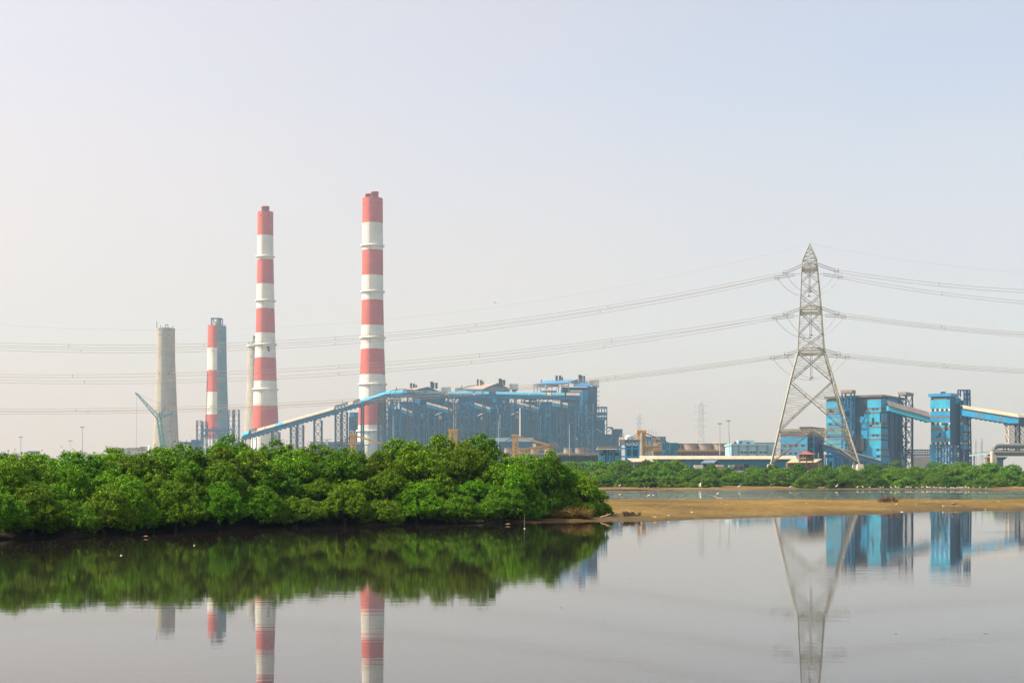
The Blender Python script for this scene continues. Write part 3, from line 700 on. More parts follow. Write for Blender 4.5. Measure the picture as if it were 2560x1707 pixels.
# ------------------------------------------------------------------ coal conveyor on trestles
def trestle(g, xa, xb, ytop, D, depth=7.0, lw=.8, bw=0.32, bays=None, zb=GZ):
    x0, x1 = X(xa, D), X(xb, D); zt = Z(ytop, D); h = zt-zb
    n = bays or max(2, round(h/((x1-x0)*1.25)))
    b = [(x0,D,zb),(x1,D,zb),(x1,D+depth,zb),(x0,D+depth,zb)]; t = [(x,y,zt) for x,y,_ in b]
    g.lattice(b, t, n, lw, bw)
def interp(tab, x, k):
    for a, b in zip(tab, tab[1:]):
        if x <= b[0]: return a[k]+(b[k]-a[k])*max(0, (x-a[0])/(b[0]-a[0]))
    return tab[-1][k]
def coal_conveyor():
    D = 1300; DW = 7.5
    TAB = [(604,1091,1100),(698,1064.5,1073),(802,1035,1043.5),(865,1017,1025),(909,1005,1013),(947,992,1000),(967,986,993.5),(1020,984,991.5),(1120,986.5,994.5),(1240,987.5,995.5),(1334,988.5,997),(1452,991,1000)]
    t = thing('coal_conveyor', 'long blue coal conveyor climbing over trestles to the boiler houses', 'conveyor', (X(1000, D), D, GZ))
    g = MB()
    xs = sorted(set([604]+[p[0] for p in TAB]+list(range(620, 1450, 24))))
    for a, b in zip(xs, xs[1:]):
        ya0, ya1 = interp(TAB, a, 1), interp(TAB, a, 2); yb0, yb1 = interp(TAB, b, 1), interp(TAB, b, 2)
        bo = [(X(a,D),D,Z(ya1,D)),(X(b,D),D,Z(yb1,D)),(X(b,D),D+DW,Z(yb1,D)),(X(a,D),D+DW,Z(ya1,D))]
        to = [(X(a,D),D,Z(ya0,D)),(X(b,D),D,Z(yb0,D)),(X(b,D),D+DW,Z(yb0,D)),(X(a,D),D+DW,Z(ya0,D))]
        mi = 0 if (a < 700 or 1110 < a < 1230) else (1 if not 1020 < a < 1110 else 2)
        g.hexa(bo, to, mi)
    part(g, 'gallery', [BLUED, BLUED, DARKB], t)
    g = MB()
    for a in range(612, 1450, 11):
        y = interp(TAB, a, 2); g.bar((X(a,D), D-.2, Z(y,D)-.5), (X(a,D), D+DW+.2, Z(y,D)-.5), .7, .9)
    for dz, k in ((0.15, 2), (-0.3, 1)):
        for a, b in zip(xs, xs[1:]): g.bar((X(a,D), D-.25, Z(interp(TAB,a,k),D)+dz), (X(b,D), D-.25, Z(interp(TAB,b,k),D)+dz), .35)
    part(g, 'floor_beams', DARK, t)
    # roof sheets and bare hoops
    segs = [(604,622,'c'),(622,640,'f'),(640,662,'w'),(663,688,'w'),(688,707,'c'),(707,835,'w'),(836,868,'f'),(868,883,'w'),(883,898,'f'),(898,914,'c'),(914,946,'c'),(946,975,'c'),(977,988,'c'),(989,1019,'c'),
            (1008,1032,'f'),(1034,1062,'d'),(1064,1112,'d'),(1120,1150,'p'),(1152,1182,'p'),(1187,1206,'p'),(1209,1222,'c'),(1240,1262,'p'),(1262,1322,'p'),(1323,1365,'p'),(1367,1378,'w'),(1380,1412,'p'),(1416,1450,'t')]
    M = {'c': CYROOF, 'w': CREAM, 'p': mat('pale_cyan_roof_sheet', (0.06, 0.33, 0.45), 0.6, var=0.2, scale=0.2), 't': TAN, 'd': mat('dull_green_roof_sheet', (0.03, 0.075, 0.085), 0.8, var=0.3, scale=0.2)}
    def arc(px, k, lift=0):
        y = interp(TAB, px, 1); z0 = Z(y, D)+.25; a = math.pi*(0.04+0.92*k/6)
        return Vector((X(px, D), D+DW/2-(DW/2+.5)*math.cos(a), z0+(3.0+lift)*math.sin(a)))
    r2 = random.Random(8)
    for a, b, k in segs:
        g = MB()
        if k == 'f':
            n = max(3, int((b-a)/7))
            for i in range(n+1):
                px = a+(b-a)*i/n
                for j in range(6): g.bar(arc(px, j, 1.0), arc(px, j+1, 1.0), .4)
            for j in range(7): g.bar(arc(a, j, 1.0), arc(b, j, 1.0), .3)
            for i in range(n):
                g.bar(arc(a+(b-a)*i/n, 0, 1), arc(a+(b-a)*(i+1)/n, 3, 1), .25)
            part(g, 'roof_hoops', STEEL, t)
        else:
            n = max(1, int((b-a)/14)); l0 = r2.uniform(-.3, .3)
            for i in range(n):
                p0, p1 = a+(b-a)*i/n, a+(b-a)*(i+1)/n-0.15; l0 = r2.uniform(-.12, .12)
                for j in range(6): g.plate([arc(p0, j, l0), arc(p1, j, l0), arc(p1, j+1, l0), arc(p0, j+1, l0)][::-1], .12)
            part(g, 'roof_sheet', M[k], t)
    def tr(xa, xb, **kw):
        g = MB(); y = min(interp(TAB, xa, 2), interp(TAB, xb, 2))+1.0
        y = max(interp(TAB, xa, 2), interp(TAB, xb, 2))+1.5; trestle(g, xa, xb, y, D, **kw); part(g, 'trestle', STEEL, t)
    for xa, xb in ((679, 697), (725.5, 740), (742, 757), (784.5, 803), (837.5, 851.5), (853.5, 867), (902, 908), (945, 957), (959, 976), (1018, 1033), (1121.5, 1132), (1137, 1149), (1207, 1214), (1268, 1273), (1286, 1291), (1310, 1325), (1326, 1341), (1402, 1407), (1424, 1441)):
        w = xb-xa; tr(xa, xb, lw=.85 if w > 9 else .65, bw=.32 if w > 9 else .26)
    g = MB()
    for xa in (606, 614): g.bar(P(xa, 1099, D), (X(xa, D), D, GZ), .8)
    g.bar(P(610, 1096, D), (X(602, D), D, GZ+22), .7); g.bar((X(626,D),D,Z(1086,D)), (X(640,D),D,Z(1080,D)), .5)
    g.bar(P(641, 1092, D), (X(641, D), D, GZ), .7); g.bar(P(631, 1093, D), (X(631, D), D, GZ), .7); g.bar(P(631, 1097, D), P(641, 1097, D), .4)
    part(g, 'tail_legs', BLUED, t)
coal_conveyor()

# ------------------------------------------------------------------ boiler houses
def gable_roof(parent, g0, g1, g2, r1, e1, mslope, mgable, drop=None):
    """points are (px, py, D): g0-g1-g2 gable end, r1 far ridge end, e1 far eave"""
    q = [P(*p) for p in (g0, g1, g2, r1, e1)]; e2 = q[2]+(q[3]-q[1])
    g = MB(); g.plate([q[0], q[1], q[3], q[4]], .6); g.plate([q[2], e2, q[3], q[1]], .6); part(g, 'roof', mslope, parent)
    g = MB(); zb = min(q[0].z, q[2].z)-(drop or 4)
    a, b = Vector((q[0].x, q[0].y, zb)), Vector((q[2].x, q[2].y, zb)); off = (q[3]-q[1]); off.z = 0; off = off.normalized()*1.5
    g.plate([p+off for p in (a, b, q[2]-Vector((0,0,.7)), q[1]-Vector((0,0,.7)), q[0]-Vector((0,0,.7)))], .8); part(g, 'gable_wall', mgable, parent)
def stacks(parent, lst, D, m=RUST):
    for (px, py0, py1, hw) in lst:
        g = MB(); r = hw*D/F; z0, z1 = Z(py1, D), Z(py0, D)
        g.lathe((X(px, D), D), [(r, z0), (r, z1-1), (r*1.12, z1-1), (r*1.12, z1), (r*.8, z1), (r*.8, z1-2), (0.01, z1-2)], 20)
        part(g, 'vent_stack', m, parent)
def steelwork(parent, xa, xb, ytop, D, depth, rng, colstep=9.5, name='steel_frame', m=DARK, brace=0.45):
    s = D/F; g = MB(); cols = []; x = xa
    while x < xb+.1: cols.append(x); x += colstep*rng.uniform(.75, 1.25)
    zt = Z(ytop, D); lev = []; z = GZ
    while z < zt: lev.append(z); z += rng.uniform(6.5, 9.5)
    lev.append(zt)
    for k, x in enumerate(cols):
        for dy in (0, depth):
            g.bar((X(x,D), D+dy, GZ), (X(x,D), D+dy, zt-(rng.choice((0, 0, 8, 16)) if k else 0)), rng.uniform(.7, 1.1))
    for l in lev[1:]:
        for a, b in zip(cols, cols[1:]):
            if rng.random() < .7: g.bar((X(a,D), D, l), (X(b,D), D, l), .7, .5)
            if rng.random() < .4: g.bar((X(a,D), D, l), (X(a,D), D+depth, l), .6)
    for l0, l1 in zip(lev, lev[1:]):
        for a, b in zip(cols, cols[1:]):
            r = rng.random()
            if r < brace*.6: g.bar((X(a,D), D-.3, l0), (X(b,D), D-.3, l1), .45); g.bar((X(b,D), D-.3, l0), (X(a,D), D-.3, l1), .45)
            elif r < brace: g.bar((X(a,D), D-.3, l0), (X(b,D), D-.3, l1), .45)
    part(g, name, m, parent)
def clutter(parent, xa, xb, ytop, D, rng, n):
    """pipes, risers, ducts and platforms on the front of a boiler house; a mesh for each kind"""
    s = D/F
    for i in range(n):
        px = rng.uniform(xa, xb); y0 = rng.uniform(ytop, 1105); y1 = y0+rng.uniform(10, 60); pm = rng.choice((PALE, RUST, BLUED, BLUE2)); g = MB()
        d = D-rng.uniform(.5, 3); r = rng.uniform(.18, .5)
        if rng.random() < .7: g.tube([P(px, y0, d), P(px, min(y1, 1150), d)], r, 6)
        else:
            w = rng.uniform(4, 16); g.tube([P(px, y0, d), P(px+w*.5, y0, d), P(px+w*.5, y0+6, d), P(px+w, y0+6, d)], r, 6)
        part(g, 'pipe', pm, parent)
    for i in range(n//3):
        px = rng.uniform(xa, xb-14); w = rng.uniform(6, 16); y = rng.uniform(ytop+6, 1120); d = D-3; walk = MB()
        walk.box(X(px,d), X(px+w,d), d, d+3, Z(y,d)-.2, Z(y,d)+.1)
        for dz in (.6, 1.2): walk.bar((X(px,d), d, Z(y,d)+dz), (X(px+w,d), d, Z(y,d)+dz), .15)
        part(walk, 'walkway', BLUE2, parent)
    for i in range(n//2):
        px = rng.uniform(xa, xb-8); y = rng.uniform(ytop+4, 1080); w = rng.uniform(2, 8); h = rng.uniform(2, 9); g = MB(); d = D-rng.uniform(0, 2)
        g.box(X(px,d), X(px+w,d), d, d+1, Z(y+h,d), Z(y,d)); part(g, 'blue_sheet', rng.choice((BLUE, BLUED, BLUE2, BLUED)), parent)
    for i in range(max(4, n//5)):
        px = rng.uniform(xa, xb-10); y = rng.uniform(ytop+4, 1110); w = rng.uniform(5, 15); h = rng.uniform(6, 22); d = D+rng.uniform(1, 6)
        duct = MB(); duct.box(X(px,d), X(px+w,d), d-2, d+5, Z(y+h,d), Z(y,d))
        duct.hexa([(X(px+w*.3,d),d-1,Z(y+h+7,d)),(X(px+w*.7,d),d-1,Z(y+h+7,d)),(X(px+w*.7,d),d+3,Z(y+h+7,d)),(X(px+w*.3,d),d+3,Z(y+h+7,d))],
                  [(X(px,d),d-2,Z(y+h,d)-.02),(X(px+w,d),d-2,Z(y+h,d)-.02),(X(px+w,d),d+5,Z(y+h,d)-.02),(X(px,d),d+5,Z(y+h,d)-.02)]); part(duct, 'duct', DARKB, parent)
def pxbox(g, xa, xb, ya, yb, D, depth, mi=None, zb=None):
    g.box(X(xa,D), X(xb,D), D, D+depth, GZ if zb == 'g' else Z(yb,D), Z(ya,D), mi)
def panel(parent, name, m, rects, D, depth=1.2, label=None):
    for (xa, xb, ya, yb) in rects: g = MB(); g.box(X(xa,D), X(xb,D), D, D+depth, land_z(D)-.3 if yb >= 1165 or yb >= 1138 and D >= 560 else Z(yb,D), Z(ya,D)); o = part(g, name, m, parent, label)
    return o

def boilers():
    rng = random.Random(21)
    # ---- unit with the low tan roof, next to the tallest chimney
    D = 1420; t = thing('boiler_house', 'boiler house with a low tan roof right beside the tallest striped chimney', 'boiler house', (X(1050,D), D, GZ), 'boiler houses')
    g = MB(); pxbox(g, 1000, 1128, 1004, 0, D+12, 55, zb='g'); pxbox(g, 1034, 1104, 979, 1006, D+25, 40); pxbox(g, 970, 1000, 1022, 0, D+14, 40, zb='g')
    pxbox(g, 1062, 1112, 992, 1006, D+10, 20); part(g, 'casing', DARKB, t)
    gable_roof(t, (1030,976,D+20), (1069.6,966.2,D+34), (1106,981,D+48), (985,973.5,D+100), (975,977.5,D+80), TAN, GREYB, 7)
    stacks(t, [(1027.5,957.5,970,2.6),(1034.5,958.5,970,2.8),(1040.5,962,970,2.2)], D+60); stacks(t, [(1079,953.7,971,3.2),(1083,956,971,3),(1091,956.5,971,3),(991,968,976,1)], D+40)
    panel(t, 'lift_tower', IVORY, [(1105, 1126, 967, 992)], D+60, 12); panel(t, 'lift_head', CREAMC, [(1102.5, 1112, 968.5, 980)], D+57, 2.5)
    steelwork(t, 962, 1132, 999, D, 12, rng); steelwork(t, 970, 1128, 1012, D-5, 3, rng, 15, 'blue_frame', BLUED, .7); clutter(t, 975, 1130, 1004, D-1, rng, 34)
    panel(t, 'cream_wall', CREAMC, [(979, 1003, 991.5, 1009)], D+30, 4); panel(t, 'blue_panel', BLUE, [(976, 987, 1011, 1021), (1036.5, 1050, 997, 1008), (1047, 1050, 1008, 1015), (1053, 1057, 1032, 1045)], D-3, 1.5)
    panel(t, 'blue_panel', BLUE2, [(1052, 1057, 1032, 1047), (1144, 1148, 1012, 1022)], D-4, 1.2)
    # ---- unit with the tan roof in the middle
    D = 1425; t = thing('boiler_house', 'middle boiler house, its tan roof sloping to a grey gable', 'boiler house', (X(1215,D), D, GZ), 'boiler houses')
    g = MB(); pxbox(g, 1140, 1298, 1006, 0, D+12, 55, zb='g'); pxbox(g, 1206, 1274, 972, 1008, D+26, 40); pxbox(g, 1150, 1206, 990, 1008, D+22, 30); part(g, 'casing', DARKB, t)
    gable_roof(t, (1204,972.7,D+20), (1244.6,956.8,D+36), (1275,972,D+50), (1150,966,D+110), (1138,970.5,D+85), TAN, GREYB, 9)
    stacks(t, [(1194.5,948,964,2.3),(1202.5,949.5,964,2.5),(1207.5,953,964,2)], D+60); stacks(t, [(1250,946,963,3.3),(1254,949,963,3),(1260.5,949.5,963,2.8),(1154,963,970,1)], D+40)
    panel(t, 'lift_tower', IVORY, [(1280, 1295.6, 959.5, 973.5)], D+60, 12); panel(t, 'lift_head', CREAMC, [(1273.5, 1281, 959, 973)], D+57, 2.5); panel(t, 'lift_shaft', BLUED, [(1280, 1291, 973.5, 990)], D+61, 9)
    g = MB(); d = D+18
    for x in (1139, 1148, 1156, 1172, 1197, 1204): g.bar(P(x, 972, d), P(x, 990, d), .8)
    for y in (973.5, 976.5, 982): g.bar(P(1138, y, d), P(1206, y, d), .9)
    part(g, 'roof_posts', BLUE2, t)
    steelwork(t, 1136, 1300, 1001, D, 12, rng); steelwork(t, 1142, 1296, 1010, D-5, 3, rng, 16, 'blue_frame', BLUED, .7); clutter(t, 1140, 1296, 1006, D-1, rng, 36)
    panel(t, 'blue_panel', BLUE, [(1231, 1240, 996, 1004), (1257, 1262, 1000, 1008), (1164, 1167, 1004, 1013), (1278, 1286, 1022, 1030)], D-3, 1.5)
    panel(t, 'pale_panel', PALE, [(1247, 1252, 1036, 1070), (1250, 1252, 1070, 1092), (1244, 1246, 1020, 1034)], D-5, 1.2)
    # ---- unit with the blue roof
    D = 1415; t = thing('boiler_house', 'tallest boiler house, under a bright blue roof at the right end', 'boiler house', (X(1415,D), D, GZ), 'boiler houses')
    g = MB(); pxbox(g, 1303, 1424, 1004, 0, D+12, 60, zb='g'); pxbox(g, 1424, 1493, 985, 0, D+8, 70, zb='g'); pxbox(g, 1470, 1493, 966, 985, D+14, 45); pxbox(g, 1405, 1470, 968, 1006, D+34, 35)
    pxbox(g, 1493, 1512, 1046, 0, D+16, 40, zb='g'); pxbox(g, 1512, 1535, 1085, 0, D+18, 30, zb='g'); part(g, 'casing', DARKB, t)
    q = [P(1333.5,960.8,D+20), P(1421,956,D+10), P(1445,948,D+40), P(1368,950.5,D+75)]
    g = MB(); g.plate(q, .7); g.plate([P(1421,956.2,D+10.5), P(1446,962,D+70), P(1445,948,D+40)], .5); part(g, 'roof', mat('royal_blue_roof', (0.03, 0.22, 0.46), 0.55, var=0.12, scale=0.1), t)
    g = MB(); g.plate([P(1433,964.5,D+12), P(1474,964.5,D+20), P(1477.5,960,D+40), P(1466,952.5,D+60), P(1438,955,D+44)], .7); part(g, 'roof', BLUED, t)
    g = MB(); d = D+19
    for x in (1335, 1343, 1367, 1396, 1404.5, 1421): g.bar(P(x, 961-(x-1335)*.05, d), P(x, 990, d), .9)
    for y in (961.8, 968): g.bar(P(1334, y, d), P(1421, y-3, d), .8)
    for a, b in ((1343, 1356), (1367, 1380), (1396, 1380), (1367, 1354)): g.bar(P(a, 967, d), P(b, 985, d), .5)
    for dy in (22,):
        for x in (1352, 1380, 1410): g.bar(P(x, 960, d+dy), P(x, 990, d+dy), .7)
    part(g, 'roof_posts', PALE, t)
    panel(t, 'eave_wall', CREAMC, [(1338, 1362, 960.5, 965), (1366, 1397, 960.5, 965)], D+26, 1.5)
    panel(t, 'duct_house', TAN, [(1354, 1392, 976.5, 987)], D+24, 9)
    stacks(t, [(1391.5,938.8,953,3),(1400,938.5,953,2.8),(1405.5,942.5,953,2)], D+50); stacks(t, [(1449.5,936.5,956,3.2),(1454,939,956,3),(1460.5,939.5,956,2.4),(1353.5,949,957,1.1)], D+45)
    panel(t, 'lift_tower', IVORY, [(1481, 1498, 949, 964.5)], D+40, 12); panel(t, 'lift_head', CREAMC, [(1473, 1482, 950.5, 963)], D+37, 2.5)
    steelwork(t, 1303, 1494, 1001, D, 12, rng); steelwork(t, 1308, 1490, 1012, D-5, 3, rng, 14, 'blue_frame', BLUED, .75); steelwork(t, 1470, 1494, 966, D+4, 10, rng, 6, 'lift_frame'); clutter(t, 1303, 1490, 1006, D-1, rng, 44)
    panel(t, 'blue_panel', BLUE, [(1424.5, 1456, 979, 985), (1431, 1456, 985, 1000), (1449, 1456, 1000, 1033)], D-3, 2); panel(t, 'blue_wall', BLUED, [(1456.5, 1470, 975, 1033)], D+1, 6)
    panel(t, 'parapet', CREAMC, [(1425, 1455, 975, 979)], D-2.5, 2); panel(t, 'silo', PALE, [(1344, 1352, 1003, 1012)], D+2, 5)
    g = MB(); d = D+6
    for y in (1021, 1036, 1043): g.bar(P(1486, y, d), P(1517.6, y, d), .8)
    for x in (1497, 1504, 1511, 1517): g.bar(P(x, 1017, d), P(x, 1090, d), .9)
    g.bar(P(1493, 1017.5, d), P(1518, 1018, d), 1.2); g.bar(P(1504, 1060, d), P(1517, 1076, d), .6); g.bar(P(1517, 1060, d), P(1504, 1076, d), .6)
    for i in range(7): g.bar(P(1493, 968+i*11, d), P(1499, 968+i*11, d), .5)
    part(g, 'side_platforms', DARKB, t); panel(t, 'blue_band', BLUED, [(1486, 1517, 1030, 1039), (1490, 1517, 1043, 1050)], D+5, 1.5)
    g = MB(); d = D+10
    g.bar(P(1517, 1068.5, d), P(1531, 1068.5, d), 1.4); g.bar(P(1531, 1068, d), P(1531, 1100, d), 1.6); g.bar(P(1519, 1079, d), P(1529, 1070, d), .7)
    part(g, 'duct_support', DARKB, t); g = MB()
    g.lathe((X(1541, d), d+8), [(8/F*d, GZ), (8/F*d, Z(1076, d)), (5/F*d, Z(1072, d)), (0.1, Z(1072, d))], 20); pxbox(g, 1534, 1556.5, 1072, 1092, d+4, 8); part(g, 'hopper', DARK, t)
    g = MB(); d = D+2
    for x in (1552, 1559): g.bar(P(x, 1084, d), P(x, 1100, d), .5)
    for y in (1084, 1092): g.bar(P(1551, y, d), P(1559.5, y, d), .5)
    part(g, 'stair_top', PALE, t)
boilers()

# blue annex left of the tallest chimney's foot
def annex():
    D = 1540; rng = random.Random(3)
    t = thing('duct_building', 'small blue duct building peeping out left of the tallest chimney foot', 'plant building', (X(888,D), D, GZ))
    panel(t, 'casing', DARKB, [(874, 906, 1030.5, 1075)], D+6, 14); panel(t, 'blue_panel', BLUE, [(875, 885, 1033, 1043), (884, 887, 1043, 1062)], D+4, 1.5); panel(t, 'blue_wall', BLUED, [(889, 905, 1031, 1072)], D+5, 1)
    steelwork(t, 873, 907, 1042, D, 8, rng, 6)
annex()

def small_gallery(label, xa, ya, xb, yb, h, D, mside=BLUE, mroof=TAN, group='inclined bunker galleries'):
    """inclined box gallery falling from (xa,ya) to (xb,yb): top edge of its side wall"""
    c = P((xa+xb)/2, HY, D); c.z = GZ; t = thing('inclined_gallery', label, 'conveyor', c, group); s = D/F
    a0, a1, b0, b1 = P(xa,ya,D), P(xa,ya+h,D), P(xb,yb,D), P(xb,yb+h,D); w = Vector((0,6,0)); up = Vector((0,3,h*s*.6))
    g = MB(); g.hexa([a1,b1,b1+w,a1+w],[a0,b0,b0+w,a0+w]); part(g, 'side_wall', mside, t)
    g = MB(); o = Vector((0,-.5,-.2)); n = 5
    for i in range(n):
        f0, f1 = i/n, (i+.94)/n; p, q = a0.lerp(b0, f0), a0.lerp(b0, f1)
        g.plate([p+o, q+o, q+up, p+up], .2); g.plate([p+up, q+up, q+w, p+w], .2)
    part(g, 'roof', mroof, t)
    g = MB()
    for f in (.1, .35, .6, .9):
        p = a1.lerp(b1, f); g.bar(p, (p.x, p.y, GZ), .8); g.bar(p+w, (p.x, p.y+6, GZ), .8)
    part(g, 'support_legs', DARK, t)
small_gallery('short inclined blue gallery just right of the tallest chimney', 1004, 1022, 1031, 1033, 8, 1400)
small_gallery('longest inclined blue gallery, in front of the tan roofed left boiler house', 1066.5, 1009, 1134, 1027, 8, 1398)
small_gallery('inclined blue gallery at the middle boiler house', 1186, 1010, 1226, 1023, 8, 1402)
small_gallery('inclined blue gallery left of the blue roofed boiler house', 1280, 1005, 1345, 1022, 9, 1396)
small_gallery('short inclined blue gallery in front of the blue roofed boiler house', 1381, 1006, 1420, 1012, 8, 1392, BLUE2)
for lab, x, y, w in (('tan hopper roof below the longest inclined gallery', 1098, 1028, 24), ('tan hopper roof beside the middle inclined gallery', 1203, 1030, 22), ('tan hopper roof left of the blue roofed boiler house', 1289, 1027, 24)):
    D = 1390; t = thing('hopper_shed', lab, 'shed', (X(x,D), D, GZ), 'hopper roofs')
    g = MB(); g.plate([P(x-w/2,y+10,D), P(x+w*.2,y+4,D), P(x+w/2,y,D+14), P(x-w*.1,y+4,D+14)], .5); part(g, 'roof', TAN, t)
    g = MB(); b = [P(x-w*.1,y+9,D+2),P(x+w*.3,y+5,D+2),P(x+w*.3,y+5,D+8),P(x-w*.1,y+9,D+8)]; zz = Z(y+11, D); 
    g.hexa([Vector((p.x,p.y,zz-3)) for p in b], [Vector((p.x,p.y,zz)) for p in b]); part(g, 'bin', CREAMC, t)
    g = MB()
    for p in b: g.bar((p.x,p.y,GZ),(p.x,p.y,zz),.7)
    part(g, 'leg_frame', RUST, t)

# steel frames round the half painted chimney
def chimney_frames():
    D = 1480; g0 = (X(545,D), D, GZ)
    t = thing('pipe_rack', 'blue and rust pipe rack round the foot of the half painted chimney', 'pipe rack', g0)
    for xa, xb, y in ((491, 502.5, 1051), (505, 516.5, 1054.5), (570, 581.5, 1024.5), (584, 596, 1023.5)):
        g = MB(); d = D; x0, x1 = X(xa,d), X(xb,d); zt = Z(y,d)
        b = [(x0,d,GZ),(x1,d,GZ),(x1,d+6,GZ),(x0,d+6,GZ)]; g.lattice(b, [(a,c,zt) for a,c,_ in b], 6, .75, .3, x=False); part(g, 'lattice_tower', STEEL, t)
    g = MB(); d = D-2
    for y in (1074, 1091, 1073): g.bar(P(507, y, d+(6 if y == 1073 else 0)), P(580, y, d+(6 if y == 1073 else 0)), .9)
    for x in (508, 525, 533, 549, 562, 580): g.bar(P(x, 1074, d), (X(x,d), d, GZ), .9)
    for a, b in ((509, 524), (534, 548)): g.bar(P(a, 1075, d), P(b, 1090, d), 1.0); g.bar(P(b, 1075, d), P(a, 1090, d), 1.0)
    part(g, 'blue_frame', BLUED, t)
    g = MB()
    for y, x0, x1 in ((1069, 528, 545), (1077, 512, 560), (1084, 545, 572)): g.tube([P(x0,y,d+2), P(x1,y,d+2)], .5, 6)
    part(g, 'pipes', RUST, t)
    D = 1380; t = thing('low_plant_shed', 'low grey shed with a blue frame between the crane and the half painted chimney', 'shed', (X(470,D), D, GZ))
    panel(t, 'wall', GREYB, [(454, 500, 1108, 1150)], D, 15); panel(t, 'roof', BLUED, [(446, 500, 1104, 1107.5)], D-1, 16); panel(t, 'pale_wall', IVORY, [(456, 472, 1110, 1135)], D-2, 1.5); panel(t, 'dark_annex', DARK, [(478, 496, 1099, 1108)], D+2, 10)
    g = MB()
    for x in (446, 466, 490): g.bar(P(x, 1100, D-1.5), (X(x,D-1.5), D-1.5, GZ), .7)
    part(g, 'posts', BLUED, t)
    D = 1450; t = thing('low_plant_building', 'low plant building with pale roof between the lattice trestles', 'plant building', (X(790,D), D, GZ))
    panel(t, 'wall', GREYB, [(775, 905, 1104, 1150)], D, 20); panel(t, 'roof_strip', CREAM, [(855, 905, 1107, 1110.5)], D-1.5, 4); panel(t, 'pale_tank', IVORY, [(814, 820, 1100, 1113), (788, 800, 1106, 1112)], D-2, 2)
    g = MB()
    for x in range(776, 925, 9): g.bar(P(x, 1112, D-4), (X(x,D-4), D-4, GZ), .6)
    g.bar(P(776, 1112, D-4), P(925, 1112, D-4), .8); g.bar(P(806, 1099, D-3), P(830, 1098, D-3), .5); part(g, 'pipe_stands', DARK, t)
chimney_frames()

# ------------------------------------------------------------------ yellow coal-yard machines
def reclaimer(label, D, mast, stays, boom=None, wheel=None, twin=False, cat='stacker'):
    """mast: (x0, x1, ytop, ybot); stays: list of (xa, ya, xb, yb, w); boom: (xa, ya, xb, yb)"""
    x0, x1, yt, yb = mast; c = P((x0+x1)/2, HY, D); c.z = land_z(D)
    t = thing('coal_reclaimer', label, 'coal machine', c, 'yellow coal yard machines'); s = D/F
    zt = Z(yt, D)
    legs = ((x0, x0+(x1-x0)*.34), (x0+(x1-x0)*.58, x1)) if twin else ((x0, x0+(x1-x0)*.45), (x0+(x1-x0)*.62, x1))
    for k, (a, b) in enumerate(legs):
        g = MB(); a0, b0 = X(a,D), X(b,D); e = (a0-b0)*.10*(1 if k == 0 else -1)*(-1)
        g.hexa([(a0-abs(e)*(k==0),D,c.z),(b0+abs(e)*(k==1),D,c.z),(b0+abs(e)*(k==1),D+3,c.z),(a0-abs(e)*(k==0),D+3,c.z)], [(a0,D+.4,zt),(b0,D+.4,zt),(b0,D+2.6,zt),(a0,D+2.6,zt)])
        part(g, 'mast_leg', YELL, t)
    g = MB(); g.box(X(x0-2,D), X(x1+1.5,D), D-.5, D+3.5, zt-.2, zt+1.2)
    for k in range(1, 5):
        z = c.z+(zt-c.z)*k/5; g.box(X(x0,D)-.3, X(x1,D)+.3, D-.2, D+3.2, z, z+.5)
        g.bar((X(x0,D), D-.2, z), (X(x1,D), D-.2, z+(zt-c.z)/5), .3)
    part(g, 'mast_head', YELL, t)
    for (xa, ya, xb, yb2, w) in stays:
        g = MB(); g.bar(P(xa,ya,D+.8), P(xb,yb2,D+.8), w); g.bar(P(xa,ya,D+2.4), P(xb,yb2,D+2.4), w*.7); part(g, 'stay', YELL if w > .5 else RUST, t)
    if boom:
        xa, ya, xb, yb2 = boom; g = MB(); a, b = P(xa,ya,D), P(xb,yb2,D); g.boom(a+Vector((0,1.5,0)), b+Vector((0,1.5,0)), 2.6, 2.0, 12, .5, .3); g.bar(a+Vector((0,1.5,.6)), b+Vector((0,1.5,.6)), 1.6, .8)
        g.bar(a+Vector((0,.2,1.6)), b+Vector((0,.2,1.4)), .2); part(g, 'boom', YELL, t)
    if wheel:
        wx, wy, wr = wheel; g = MB(); cc = P(wx, wy, D+.2); r = wr*s; n = 24
        for rr, yy in ((r, 0.0),):
            pts = [cc+Vector((r*math.cos(2*math.pi*k/n), 0, r*math.sin(2*math.pi*k/n))) for k in range(n)]; g.plate(pts, 1.4, Vector((0,-1,0)))
        for k in range(10):
            a = 2*math.pi*k/10; p = cc+Vector((math.cos(a)*r, .7, math.sin(a)*r)); g.bar(p, p+Vector((math.cos(a)*.9, 0, math.sin(a)*.9)), 1.3)
        part(g, 'bucket_wheel', mat('dusty_bucket_wheel', (0.20, 0.15, 0.11), 0.9, var=0.2), t)
    return t
reclaimer('yellow bucket wheel machine with its wheel hanging right, before the middle boiler house', 900, (1281, 1296, 1090, 1140),
          [(1292, 1090.5, 1380, 1114, 1.1), (1285, 1092, 1247, 1112, .4), (1283, 1095, 1255, 1120, .3), (1282, 1100, 1262, 1120, .3), (1286, 1090, 1240, 1116, .3)], (1297, 1129, 1377, 1116), (1384, 1116.5, 8.5))
reclaimer('yellow mast machine in front of the tallest striped chimney foot', 900, (875.5, 889, 1088, 1145),
          [(885, 1088, 963, 1111.5, 1.0), (878, 1090, 838, 1112, .5), (876, 1094, 828, 1128, .4)], None)
reclaimer('rusty mast machine barely showing above the tallest mangrove tree', 900, (1122, 1143, 1077, 1145), [(1124, 1080, 1096, 1102, .5), (1142, 1077, 1160, 1082, .4)], None)
